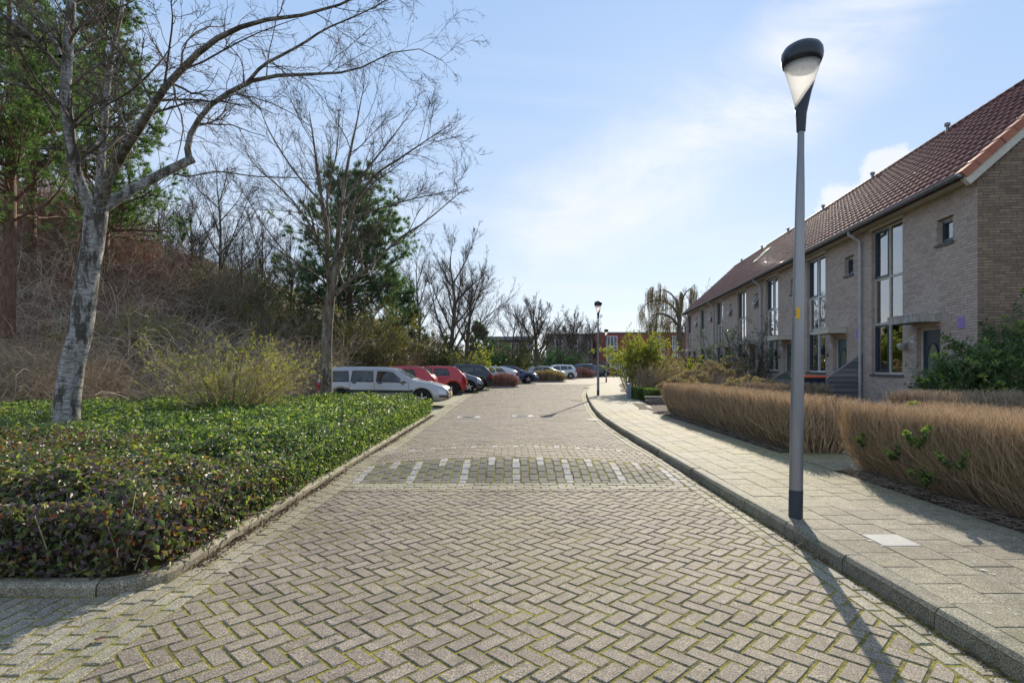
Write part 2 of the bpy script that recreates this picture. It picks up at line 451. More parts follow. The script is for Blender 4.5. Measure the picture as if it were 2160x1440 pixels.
# ---------------------------------------------------------------- paving bricks
def clip_poly(P, planes):
    """P list of (x,y); planes (px,py,nx,ny): keep n.(x-p) >= 0"""
    for (px, py, nx_, ny_) in planes:
        Q = []
        n = len(P)
        for a in range(n):
            A, B = P[a], P[(a + 1) % n]
            da = (A[0] - px) * nx_ + (A[1] - py) * ny_; db = (B[0] - px) * nx_ + (B[1] - py) * ny_
            if da >= 0: Q.append(A)
            if (da >= 0) != (db >= 0):
                t = da / (da - db); Q.append((A[0] + t * (B[0] - A[0]), A[1] + t * (B[1] - A[1])))
        P = Q
        if len(P) < 3: return []
    return P
def area(P): return 0.5 * abs(sum(P[i][0] * P[(i + 1) % len(P)][1] - P[(i + 1) % len(P)][0] * P[i][1] for i in range(len(P))))
def stone(mb, P, zf, ch=0.006, depth=0.03, m=0, r=0.5, dz=0.0, tilt=(0, 0), full=True):
    n = len(P); c = (sum(p[0] for p in P) / n, sum(p[1] for p in P) / n)
    def zz_(x, y): return zf(x, y) + dz + tilt[0] * (x - c[0]) + tilt[1] * (y - c[1])
    top = []
    for p in P:
        dx, dy = p[0] - c[0], p[1] - c[1]; l = math.hypot(dx, dy) or 1
        k = 1 - ch * 1.4 / l
        x, y = c[0] + dx * k, c[1] + dy * k
        top.append((x, y, zz_(x, y)))
    mid = [(p[0], p[1], zz_(p[0], p[1]) - ch) for p in P]
    V = top + mid; F = [tuple(range(n))]
    for a in range(n):
        b = (a + 1) % n
        F.append((a, n + a, n + b, b))
    if full:
        V = V + [(p[0], p[1], p[2] - depth) for p in mid]
        for a in range(n):
            b = (a + 1) % n
            F.append((n + a, 2 * n + a, 2 * n + b, n + b))
    mb.add(V, F, m, r)
def rect(cx_, cy_, lx, ly, ang=0.0):
    c, s = math.cos(ang), math.sin(ang)
    return [(cx_ + c * x - s * y, cy_ + s * x + c * y) for x, y in ((-lx / 2, -ly / 2), (lx / 2, -ly / 2), (lx / 2, ly / 2), (-lx / 2, ly / 2))]
W_, GAP = 0.105, 0.0145
bricks = []        # (poly, mat index)
def add_herring(y0, y1):
    s2 = math.sqrt(2); w = W_
    Tx, Ty = s2 * w, 2 * s2 * w
    for b in range(int((y0) / Ty) - 2, int(y1 / Ty) + 3):
        for a in range(int(-4.5 / Tx) - 1, int(8.5 / Tx) + 2):
            for (u, v, lu, lv) in ((1.0, 0.5, 2, 1), (0.5, 2.0, 1, 2)):
                x = a * Tx + (u + v) / s2 * w; y = b * Ty + (v - u) / s2 * w
                if y < y0 - 0.2 or y > y1 + 0.2: continue
                xR = float(xr(y)) - 0.235; xL = -2.06 if y < 30 else float(xl(y)) + .3
                if x < xL - 0.2 or x > xR + 0.2: continue
                P = rect(x, y, lu * w - GAP, lv * w - GAP, -math.pi / 4)
                planes = []
                if x < xL + 0.2: planes.append((xL, y, 1, 0))
                if x > xR - 0.2:
                    sl = (float(xr(y + .2)) - float(xr(y - .2))) / .4
                    planes.append((xR, y, -1, sl))
                if y < y0 + 0.2: planes.append((x, y0, 0, 1))
                if y > y1 - 0.2: planes.append((x, y1, 0, -1))
                if planes: P = clip_poly(P, planes)
                if len(P) >= 3 and area(P) > 0.0012: bricks.append((P, 0))
add_herring(2.0, 6.78)
add_herring(10.6, 45)
# long rows beside the kerbs
Lb = 0.21
def column(x, y0, y1, off, m=0):
    y = y0 - off
    while y < y1:
        a, b = max(y, y0), min(y + Lb, y1)
        if b - a > 0.04:
            xm = x if callable(x) is False else x((a + b) / 2)
            sl = 0 if callable(x) is False else math.atan((x(b) - x(a)) / (b - a))
            bricks.append((rect(xm, (a + b) / 2, W_ - GAP, b - a - GAP, -sl), m))
        y += Lb
for k in range(3): column(-2.06 - W_ * (k + 0.5), 1.8, 30, 0.1 * (k % 2) + 0.03 * k, 3)
for k in range(3, 42):
    x_ = -2.06 - W_ * (k + 0.5)
    column(x_, 1.8, 3.68 if x_ < -2.77 else 4.06 - math.sqrt(.37 ** 2 - (x_ + 2.77) ** 2) - .0, 0.105 * (k % 2), 3)
for k in range(2):
    column((lambda kk: (lambda y: float(xr(y)) - 0.23 + W_ * (kk + 0.5)))(k), 1.8, 45, 0.1 * k, 3)
# rows across the hump
def crossrow(y0, y1, off, m=0):
    x = -2.06 - off
    xR = 2.17
    while x < xR:
        a, b = max(x, -2.06), min(x + Lb, xR)
        if b - a > 0.04: bricks.append((rect((a + b) / 2, (y0 + y1) / 2, b - a - GAP, y1 - y0 - GAP), m))
        x += Lb
for k in range(4): crossrow(6.80 + k * W_, 6.80 + (k + 1) * W_, 0.105 * (k % 2), 3 if k else 0)
nc = int(4.23 / (W_ + 0.008)); cw = 4.23 / nc
y0r = 6.80 + 4 * W_; rl = 5
for k in range(nc):
    x = -2.06 + cw * (k + 0.5); kk = (k - nc // 2) % 6
    off = 0.0 if k % 2 else 0.105
    yb = [y0r] + [y0r + q * Lb + (off or Lb) for q in range(5)]
    y1r = y0r + 1.05
    yb = [min(v_, y1r) for v_ in yb]
    for q in range(5):
        if yb[q + 1] - yb[q] < 0.05: continue
        mm = 1
        if kk == 0: mm = 2
        if kk == 3 and q >= 3: mm = 2
        bricks.append((rect(x, (yb[q] + yb[q + 1]) / 2, cw - (0.026 if q % 2 == k % 2 else 0.012), yb[q + 1] - yb[q] - GAP), mm))
yk = y0r + 1.05
k = 0
while yk + W_ < 9.42:
    crossrow(yk, yk + W_, 0.105 * (k % 2), 0); yk += W_; k += 1
for k in range(nc):
    x = -2.06 + cw * (k + 0.5)
    bricks.append((rect(x, yk + Lb / 2, cw - GAP, Lb - GAP), 2 if (k - nc // 2) % 3 == 0 else 0))
yk += Lb; k = 0
while yk + W_ < 10.6:
    crossrow(yk, yk + W_, 0.105 * (k % 2), 0); yk += W_; k += 1

bmats = [m_brick, m_brick_dark, m_brick_white, m_brick_edge]
def cen(P): return (sum(p[0] for p in P) / len(P), sum(p[1] for p in P) / len(P))
vis = []
rest = MB()
for P, m in bricks:
    c = cen(P)
    inview = c[1] > 2.68 and abs(c[0]) < c[1] * 0.91
    (vis if inview else []).append((c[0] ** 2 + c[1] ** 2, P, m))
    if not inview: stone(rest, P, hump, m=m, r=random.random(), dz=random.uniform(-.002, .002))
vis.sort(key=lambda t: t[0])
for (d, P, m) in vis[300:]:
    near = P[0][1] < 12
    stone(rest, P, hump, ch=0.005 if near else 0.004, m=m, r=random.random(), dz=random.uniform(-.0025, .0025), tilt=(random.gauss(0, .006), random.gauss(0, .006)), full=near)
o = rest.build('brick', bmats, ROAD); o['kind'] = 'stuff'
cache = {}
for (d, P, m) in vis[:300]:
    c = cen(P)
    loc = [(round(p[0] - c[0], 4), round(p[1] - c[1], 4)) for p in P]
    key = (tuple(loc), m)
    if key not in cache:
        mb = MB(); stone(mb, loc, lambda x, y: 0.0, r=0.5); cache[key] = mb.mesh('brick', [bmats[m]])
    o = link('brick', cache[key], ROAD)
    o.location = (c[0], c[1], float(hump(c[0], c[1])) + random.uniform(-.0025, .0025))
    o.rotation_euler = (random.gauss(0, .006), random.gauss(0, .006), 0)

# manhole covers and gully
m_iron = noisy('cast_iron', [(0.3, (0.16, 0.155, 0.15)), (0.7, (0.28, 0.27, 0.26))], 30, rough=0.45, metal=0.3, bump=0.4)
m_conc = noisy('pale_concrete', [(0.3, (0.28, 0.27, 0.24)), (0.7, (0.37, 0.355, 0.32))], 12, rough=0.85)
def manhole(x, y, w, d, label):
    e_ = empty('manhole_cover', (x, y, 0.003), 0, label, 'manhole cover')
    b = MB(); b.box(-w / 2, w / 2, -d / 2, d / 2, -0.02, 0.004); b.build('surround', m_conc, e_)
    b = MB(); b.lathe([(min(w, d) * .40, -0.01), (min(w, d) * .40, 0.009), (min(w, d) * .385, 0.012)], 24)
    b.build('lid', m_iron, e_)
    b = MB()
    for k in range(-4, 5): b.box(-.16, .16, k * .035 - .007, k * .035 + .007, 0.012, 0.016)
    b.build('ribs', m_iron, e_)
manhole(-1.25, 16.4, .66, .62, 'square pale manhole cover in the road, nearer the planted bed')
manhole(0.32, 16.75, .62, .58, 'square pale manhole cover in the road where the lamp shadow ends')
e_ = empty('kerb_gully', (2.23, 15.6, 0.002), 0, 'pale gully grate in the gutter against the right kerb', 'gully')
b = MB(); b.box(-.17, .13, -.22, .22, -.02, .006); b.build('frame', m_conc, e_)
b = MB()
for k in range(6): b.box(-.12, .09, -.17 + k * .065, -.14 + k * .065, .004, .012)
b.build('grate', m_iron, e_)

# ---------------------------------------------------------------- kerbs
def kerb(path, w, h, length, mat, name, prof, n_end=None):
    """stones along a polyline; w to the right-hand normal of travel"""
    base = MB()
    P = np.array(path); seg = np.linalg.norm(np.diff(P, axis=0), axis=1); s = np.concatenate([[0], np.cumsum(seg)])
    def at(t):
        x = np.interp(t, s, P[:, 0]); y = np.interp(t, s, P[:, 1]); return np.array([x, y])
    def nor(t):
        a, b_ = at(max(t - .08, 0)), at(min(t + .08, s[-1])); d = (b_ - a) / (np.linalg.norm(b_ - a) + 1e-9); return np.array([d[1], -d[0]])
    def sweep(mb, t0, t1, k, prof, r):
        ts = np.linspace(t0, t1, k); V = []; F = []
        m_ = len(prof)
        for t in ts:
            p = at(t); n = nor(t)
            for (u, z) in prof: V.append((p[0] + n[0] * u, p[1] + n[1] * u, z))
        for a in range(k - 1):
            for q in range(m_):
                q2 = (q + 1) % m_
                F.append((a * m_ + q, (a + 1) * m_ + q, (a + 1) * m_ + q2, a * m_ + q2))
        F.append(tuple(range(m_))); F.append(tuple(range((k - 1) * m_, k * m_))[::-1])
        mb.add(V, F, 0, r)
    sg = 1 if w > 0 else -1; sweep(base, 0, s[-1], max(8, int(s[-1] / .12)), [(sg * 0.012, -.1), (sg * 0.012, h - .03), (w - sg * .012, h - .03), (w - sg * .012, -.1)], .5)
    K = tag(base.build(name, m_joint_dark), kind='structure')
    t = 0
    while t < s[-1] - .2:
        t1 = min(t + length * random.uniform(.97, 1.0), s[-1])
        mb = MB(); dz = random.uniform(-.004, .004); du = random.uniform(-.004, .004)
        sweep(mb, t + .005, t1 - .005, 14, [(u + du, z + dz) for u, z in prof], random.random())
        mb.build('kerb_stone', mat, K)
        t = t1
    return K
kr = [tuple(p) for p in KRs if p[1] < 80]
kerb(kr, .14, .12, .9, m_kerb, 'right_kerb', [(0.0, -.08), (0.008, .085), (0.03, .115), (0.05, .12), (0.138, .12), (0.138, -.08)])
arc = [(-2.75 + .365 * math.cos(a), 4.06 + .365 * math.sin(a)) for a in np.radians(np.linspace(-90, 0, 10))]
kl = [(-14, 3.70)] + [(-3.4, 3.70)] + arc + [(-2.385, 9), (-2.385, 16.4)] + [(-2.55, 17.0), (-2.9, 17.35), (-3.5, 17.6), (-7, 18.6)]
kerb(kl, -.105, .08, .95, m_kerb_left, 'left_kerb', [(0.0, -.05), (0.0, .05), (-.02, .072), (-.035, .078), (-.105, .08), (-.105, -.05)])

# ---------------------------------------------------------------- pavement
pv = MB()
for a, b in zip(np.linspace(-3, 84, 110)[:-1], np.linspace(-3, 84, 110)[1:]):
    wa = 4.22 if a < 17 else float(np.interp(a, [17, 20, 84], [4.3, 4.8, 0])) if a < 20 else float(xr(a)) + 2.0
    wb = 4.22 if b < 17 else float(np.interp(b, [17, 20, 84], [4.3, 4.8, 0])) if b < 20 else float(xr(b)) + 2.0
    pv.quad((float(xr(a)) + .13, a, .107 if a < 17.9 else .12), (wa, a, .107 if a < 17.9 else .12), (wb, b, .107 if b < 17.9 else .12), (float(xr(b)) + .13, b, .107 if b < 17.9 else .12), 0 if a < 17.3 else 1)
pv.quad((4.22, 7.45, .107), (9.4, 7.45, .107), (9.4, 8.9, .107), (4.22, 8.9, .107), 0)
PAV = tag(pv.build('pavement', [m_joint_dark, m_pave_far]), kind='structure')
tiles = []
T = .30
for k in range(6):
    y = 2.1 + .15 * (k % 2)
    while y < 17.6:
        x0 = float(xr(y)) + .145 + k * T
        x1 = x0 + T
        if x0 < 4.18: tiles.append((rect((x0 + min(x1, 4.21)) / 2, y + .15, min(x1, 4.21) - x0 - .006, T - .006), 0))
        y += T
for k in range(16):
    y = 7.48
    while y < 8.8:
        tiles.append((rect(4.24 + .15 + k * T, y + .15, T - .006, T - .006), 0)); y += T
pale = min(range(len(tiles)), key=lambda i: (cen(tiles[i][0])[0] - 2.93) ** 2 + (cen(tiles[i][0])[1] - 4.56) ** 2)
rest = MB(); vt = []
for i_, (P, m) in enumerate(tiles):
    c = cen(P); iv = c[1] > 2.4 and abs(c[0]) < c[1] * .93
    mm = 1 if i_ == pale else 0
    if iv: vt.append((c[0] ** 2 + c[1] ** 2, P, mm))
    else: stone(rest, P, lambda x, y: .12, .003, m=mm, r=random.random())
vt.sort(key=lambda t: t[0])
for (d, P, m) in vt[300:]: stone(rest, P, lambda x, y: .12, .003, m=m, r=random.random(), dz=random.uniform(-.002, .002))
if rest.n:
    o = rest.build('paving_tile', [m_tile, m_tile_pale], PAV); o['kind'] = 'stuff'
for (d, P, m) in vt[:300]:
    c = cen(P); loc = [(p[0] - c[0], p[1] - c[1]) for p in P]
    mb = MB(); stone(mb, loc, lambda x, y: 0, .003, r=0.5, dz=0)
    o = mb.build('paving_tile', [m_tile_pale if m else m_tile], PAV)
    o.location = (c[0], c[1], .12 + random.uniform(-.002, .002)); o.rotation_euler = (random.gauss(0, .004), random.gauss(0, .004), 0)
# chewing-gum spots on the tiles and scraps in the gutter
m_spot = noisy('pale_lichen', [(0.3, (0.42, 0.41, 0.37)), (0.7, (0.55, 0.54, 0.5))], 30)
sp = MB()
for k in range(110):
    y = 2.6 + 6.5 * random.random() ** 1.6; x = random.uniform(2.6, 4.1); r_ = random.uniform(.006, .018)
    n = 9; rr = [r_ * random.uniform(.6, 1.2) for _ in range(n)]
    sp.add([(x + rr[a] * math.cos(a * 6.283 / n), y + 1.3 * rr[a] * math.sin(a * 6.283 / n), .1235) for a in range(n)], [tuple(range(n))])
o = sp.build('lichen_spots', m_spot); o['kind'] = 'stuff'; o['label'] = 'small pale lichen spots on the pavement tiles'

# soil under hedges and front gardens, and the land to the right
so = MB()
xs = np.linspace(0, 1, 26); ys = np.concatenate([np.linspace(-3, 7.42, 30), np.linspace(7.44, 8.9, 3), np.linspace(8.92, 17.2, 26), np.linspace(17.6, 90, 50)])
for a in range(len(ys) - 1):
    for b in range(len(xs) - 1):
        q = []
        for (yy_, u) in ((ys[a], xs[b]), (ys[a], xs[b + 1]), (ys[a + 1], xs[b + 1]), (ys[a + 1], xs[b])):
            x0 = 4.21 if yy_ < 17 else float(xr(yy_)) + 1.3
            x = x0 + (u ** 1.6) * (30 if yy_ < 17 else 34)
            z = .10 + (.035 * abs(vnoise(x * 5, yy_ * 5, 3)) * min(1, (x - x0) * 4))
            if 7.42 < yy_ < 8.92: z = .09
            q.append((x, yy_, z))
        so.add(q, [(0, 1, 2, 3)], 0)
tag(so.build('garden_soil', m_soil, smooth=True), kind='structure')

# embankment on the left
def y_front(x): return np.where(x > -12, 13.5 + (x + 12) * 1.0, 13.5 - (-12 - x) * 0.04)
def x_east(y): return np.interp(y, [17.5, 18.6, 30, 38, 45, 60, 80, 120], [-3.0, -7.2, -8.2, -7.6, -6.0, -1.5, 6, 20])
def hill_h(x, y):
    x = np.asarray(x, dtype=float); y = np.asarray(y, dtype=float)
    d1 = y - y_front(x); d2 = np.where(y > 17.5, x_east(y) - x, 99)
    d = np.minimum(np.maximum(d1, 0), np.maximum(d2, 0))
    hm = np.interp(x, [-40, -20, -15, -12, -9, -6, 0, 8], [9.2, 8.2, 5.8, 3.8, 2.0, 1.1, .8, .6])
    return hm * sm(d / 12.0) + .12 * sm(d / 2) * (1 + vnoise(x, y, 2)) + 0.08
xs = np.concatenate([np.linspace(-90, -32, 12), np.linspace(-30, -2.6, 62), np.linspace(-1, 26, 14)]); ys = np.concatenate([np.linspace(3.84, 13, 20), np.linspace(13.4, 40, 60), np.linspace(42, 140, 30)])
hb = MB(); gx, gy = np.meshgrid(xs, ys); gz = hill_h(gx, gy)
keep = (gx < np.where(gy > 17.4, x_east(gy) + .2, -2.55))
gz = np.where(gx > x_east(gy), -0.05, gz)
V = np.stack([gx, gy, gz], -1).reshape(-1, 3); nx, ny = len(xs), len(ys)
i, j = np.meshgrid(np.arange(nx - 1), np.arange(ny - 1)); b0 = (j * nx + i).ravel(); kk = keep.ravel()
ok = kk[b0] & kk[b0 + nx]
b0 = b0[ok]
hb.add(V, np.stack([b0, b0 + 1, b0 + nx + 1, b0 + nx], -1))
tag(hb.build('embankment', m_litter, smooth=True), kind='structure')
# ---------------------------------------------------------------- terraced houses
def wallbrick(name, cols):
    t = NT(name); v = t.pos()
    f = t.math('ADD', t.math('MULTIPLY', t.noise(v, 1.2, 5), 0.6), t.math('MULTIPLY', t.rnd(), 0.38))
    c = t.ramp(f, cols)
    d = t.ramp(t.noise(v, 35, 4, 0.7), [(0.3, (0.78,) * 3), (0.6, (1.05,) * 3)])
    c = t.mix(1.0, c, d, 'MULTIPLY')
    return t.done(t.bsdf(c, 0.88, 0, 0.25, t.bump(t.noise(v, 80, 4), 0.7, 0.006)))
m_bk = wallbrick('buff_brick', [(0.2, (0.41, 0.335, 0.285)), (0.5, (0.515, 0.43, 0.37)), (0.8, (0.59, 0.505, 0.435))])
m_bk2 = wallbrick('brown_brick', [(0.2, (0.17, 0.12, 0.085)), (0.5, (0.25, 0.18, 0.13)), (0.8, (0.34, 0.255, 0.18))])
m_mortar = noisy('mortar', [(0.3, (0.22, 0.18, 0.15)), (0.7, (0.30, 0.25, 0.21))], 20, rough=.95)
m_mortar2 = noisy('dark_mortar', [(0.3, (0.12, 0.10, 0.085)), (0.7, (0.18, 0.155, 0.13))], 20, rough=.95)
m_rtile = noisy('clay_tile', [(0.2, (0.085, 0.028, 0.027)), (0.5, (0.145, 0.048, 0.041)), (0.8, (0.20, 0.078, 0.062))], 1.6, 5, 0.62, 0.4, 50, 0.004, rnd=.45, spec=.3)
m_verge = noisy('verge_tile', [(0.2, (0.30, 0.10, 0.055)), (0.8, (0.40, 0.15, 0.085))], 5, rough=.6, rnd=.4)
m_slab = plain('roof_felt', (0.05, 0.035, 0.03), .9)
m_cream = noisy('cream_paint', [(0.3, (0.50, 0.46, 0.38)), (0.7, (0.60, 0.56, 0.47))], 6, rough=.55, bump=.1)
m_white = noisy('white_paint', [(0.3, (0.62, 0.63, 0.64)), (0.7, (0.74, 0.75, 0.76))], 6, rough=.45, bump=.05)
m_zinc = noisy('zinc', [(0.3, (0.16, 0.18, 0.20)), (0.7, (0.26, 0.28, 0.30))], 8, rough=.45, metal=.4, bump=.1)
m_pipe = noisy('grey_pipe', [(0.3, (0.36, 0.37, 0.39)), (0.7, (0.50, 0.51, 0.53))], 10, rough=.5, bump=.1, stretch=(1, 1, .3))
m_navy = plain('navy_paint', (0.018, 0.045, 0.075), .35)
m_teal = plain('teal_paint', (0.03, 0.10, 0.14), .35)
m_dark = plain('dark_recess', (0.012, 0.012, 0.014), .9)
m_black = plain('black_metal', (0.02, 0.02, 0.022), .45)
m_slate = noisy('stone_sill', [(0.3, (0.07, 0.065, 0.07)), (0.7, (0.12, 0.115, 0.12))], 12, rough=.6)
m_canopy = noisy('weathered_canopy', [(0.25, (0.17, 0.16, 0.14)), (0.5, (0.40, 0.385, 0.35)), (0.75, (0.52, 0.50, 0.46))], 5, 8, .85, .5, 40, .006, stretch=(3, 3, .6))
m_curtain = noisy('net_curtain', [(0.3, (0.42, 0.43, 0.45)), (0.7, (0.6, 0.6, 0.62))], 6, rough=.9, bump=0, stretch=(5, 5, .2))
m_lilac = plain('lilac_plate', (0.30, 0.22, 0.52), .4)
def glassmat(name, tint=(0.9, 0.95, 0.95)):
    t = NT(name)
    f = t.n('ShaderNodeFresnel', {'IOR': 1.52}).outputs[0]
    f = t.math('ADD', t.math('MULTIPLY', f, 3.0), 0.03, clamp=True)
    g = t.n('ShaderNodeBsdfGlossy', {'Color': (1, 1, 1, 1), 'Roughness': 0.015, 'Normal': t.bump(t.noise(t.pos(), 1.1, 2), 0.06, 0.05)})
    tr = t.n('ShaderNodeBsdfTransparent', {'Color': (*tint, 1)})
    return t.done(t.n('ShaderNodeMixShader', {0: f, 1: tr.outputs[0], 2: g.outputs[0]}))
m_glass = glassmat('window_glass', (0.6, 0.66, 0.68))
PANG = -math.atan(0.12)
HW = 4.68 * math.sqrt(1 + .12 ** 2)
EAVE = 5.42

def wall_cells(u0, u1, v0, v1, holes):
    us = sorted({u0, u1, *[h[0] for h in holes], *[h[1] for h in holes]}); vs = sorted({v0, v1, *[h[2] for h in holes], *[h[3] for h in holes]})
    us = [u for u in us if u0 <= u <= u1]; vs = [v for v in vs if v0 <= v <= v1]
    for a, b in zip(us[:-1], us[1:]):
        for c, d in zip(vs[:-1], vs[1:]):
            mu, mv = (a + b) / 2, (c + d) / 2
            if not any(h[0] < mu < h[1] and h[2] < mv < h[3] for h in holes): yield a, b, c, d
def lay(u0, u1, v0, v1, holes, top=None):
    """running-bond bricks: yields (ua, ub, va, vb)"""
    bl, bh, j = .21, .052, .0105
    k = 0; v = v0
    while v < v1:
        va, vb = v + j / 2, v + bh + j / 2
        free = [(u0, u1)]
        if top:
            lim = top(vb)
            free = [(u0, min(u1, lim))] if not isinstance(lim, tuple) else [(max(u0, lim[0]), min(u1, lim[1]))]
        for h in holes:
            if h[3] > va + .01 and h[2] < vb - .01:
                nf = []
                for a, b in free:
                    if h[1] <= a or h[0] >= b: nf.append((a, b)); continue
                    if h[0] > a: nf.append((a, h[0]))
                    if h[1] < b: nf.append((h[1], b))
                free = nf
        off = (bl + j) * (.5 * (k % 2)) + .13 * ((k // 2) % 2)
        for a, b in free:
            n0 = math.floor((a - u0 + off) / (bl + j))
            x = u0 - off + n0 * (bl + j)
            while x < b:
                p, q = max(x, a), min(x + bl, b)
                if q - p > .03: yield p, q, va, vb
                x += bl + j
        v += bh + j; k += 1

def frame_ring(mb, y0, y1, z0, z1, x0, x1, w, m=0):
    """rectangular frame in a wall at local x0..x1 (depth), y along wall"""
    mb.box(x0, x1, y0, y0 + w, z0, z1, m); mb.box(x0, x1, y1 - w, y1, z0, z1, m)
    mb.box(x0, x1, y0 + w, y1 - w, z0, z0 + w, m); mb.box(x0, x1, y0 + w, y1 - w, z1 - w, z1, m)

def window(parent, y0, y1, z0, z1, layout, mat, sash=None, name='window', depth=.13, sill=True, curtain=False):
    """frame with panes; layout rows [(z0, z1, [(y0, y1, sash?)])] in fractions"""
    f = MB(); fw = .055
    frame_ring(f, y0, y1, z0, z1, depth, depth + .07, fw)
    W = f
    W_o = None
    zs = layout['rows']; ys_ = layout['cols']
    for z in zs[1:-1]:
        zz_ = z0 + (z1 - z0) * z; f.box(depth + .003, depth + .067, y0 + fw, y1 - fw, zz_ - .03, zz_ + .03)
    for c in ys_[1:-1]:
        yy_ = y0 + (y1 - y0) * c; f.box(depth - .004, depth + .066, yy_ - .032, yy_ + .032, z0 + fw + .001, z1 - fw - .001)
    W_o = f.build(name, mat, parent)
    for a in range(len(zs) - 1):
        for b in range(len(ys_) - 1):
            ya = y0 + (y1 - y0) * ys_[b] + (fw if b == 0 else .032); yb = y0 + (y1 - y0) * ys_[b + 1] - (fw if b == len(ys_) - 2 else .032)
            za = z0 + (z1 - z0) * zs[a] + (fw if a == 0 else .03); zb = z0 + (z1 - z0) * zs[a + 1] - (fw if a == len(zs) - 2 else .03)
            if sash and (a, b) in sash:
                s = MB(); frame_ring(s, ya, yb, za, zb, depth - .02, depth + .04, .05)
                s.build('sash', m_navy, W_o)
                ya += .05; yb -= .05; za += .05; zb -= .05
            g = MB(); g.box(depth + .03, depth + .036, ya - .004, yb + .004, za - .004, zb + .004)
            g.build('pane', m_glass, W_o)
    # the room behind: dark box with a curtain strip
    r = MB(); r.quad((depth + .6, y0 - .3, z0 - .1), (depth + .6, y1 + .3, z0 - .1), (depth + .6, y1 + .3, z1), (depth + .6, y0 - .3, z1))
    r.quad((depth + .08, y0 - .3, z0 - .1), (depth + .6, y0 - .3, z0 - .1), (depth + .6, y0 - .3, z1), (depth + .08, y0 - .3, z1))
    r.quad((depth + .08, y1 + .3, z0 - .1), (depth + .6, y1 + .3, z0 - .1), (depth + .6, y1 + .3, z1), (depth + .08, y1 + .3, z1))
    r.quad((depth + .08, y0 - .3, z0), (depth + .6, y0 - .3, z0), (depth + .6, y1 + .3, z0), (depth + .08, y1 + .3, z0))
    r.build('room_lining', m_dark, W_o)
    if curtain:
        cb = MB(); n = 14
        for q in range(n):
            ya = y0 + .08 + (y1 - y0 - .16) * q / n; yb = y0 + .08 + (y1 - y0 - .16) * (q + 1) / n
            xa = depth + .16 + .03 * (q % 2); xb = depth + .16 + .03 * ((q + 1) % 2)
            cb.quad((xa, ya, curtain[0]), (xb, yb, curtain[0]), (xb, yb, curtain[1]), (xa, ya, curtain[1]))
        cb.build('curtain', m_curtain, W_o)
    if sill:
        s = MB(); s.box(-.045, depth + .02, y0 - .05, y1 + .05, z0 - .055, z0 - .002)
        s.build('sill', m_slate, W_o)
    return W_o

def text_obj(txt, size, loc, rot, mat, parent, ext=.002, name='number'):
    cu = bpy.data.curves.new(name, 'FONT'); cu.body = txt; cu.size = size; cu.extrude = ext; cu.align_x = 'CENTER'; cu.align_y = 'CENTER'
    o = bpy.data.objects.new(name, cu); C.objects.link(o)
    dg = bpy.context.evaluated_depsgraph_get()
    me = bpy.data.meshes.new_from_object(o.evaluated_get(dg))
    bpy.data.objects.remove(o)
    me.materials.clear(); me.materials.append(mat)
    o = link(name, me, parent); o.location = loc; o.rotation_euler = rot
    return o

# one clay tile: across y, down -x; lower edge raised
TW, TL = HW / 16, .33
def tile_mesh():
    mb = MB(); prof = [(0, .018), (.10, .0), (.34, .0), (.55, .030), (.78, .045), (1.0, .026)]
    V = []
    for (u, h) in prof: V.append((0.06, u * TW, h * .8 - .004))       # upper edge
    for (u, h) in prof: V.append((-TL, u * TW, h * .9 + .026))         # lower edge
    for (u, h) in prof: V.append((-TL, u * TW, h * .9 + .004))
    n = len(prof); F = []
    for a in range(n - 1):
        F.append((a, n + a, n + a + 1, a + 1)); F.append((n + a, 2 * n + a, 2 * n + a + 1, n + a + 1))
    mb.add(V, F); return V, F
TV, TF = tile_mesh()
TV = np.array(TV)
PITCH = math.atan(.92)
ER = (-.36, 5.43)     # eaves edge of the tiling, local x,z
RX = 3.62; RZ = ER[1] + .92 * (RX - ER[0])
cp, sp_ = math.cos(PITCH), math.sin(PITCH)
ROOF_M = Matrix(((cp, 0, -sp_, 0), (0, 1, 0, 0), (sp_, 0, cp, 0), (0, 0, 0, 1)))

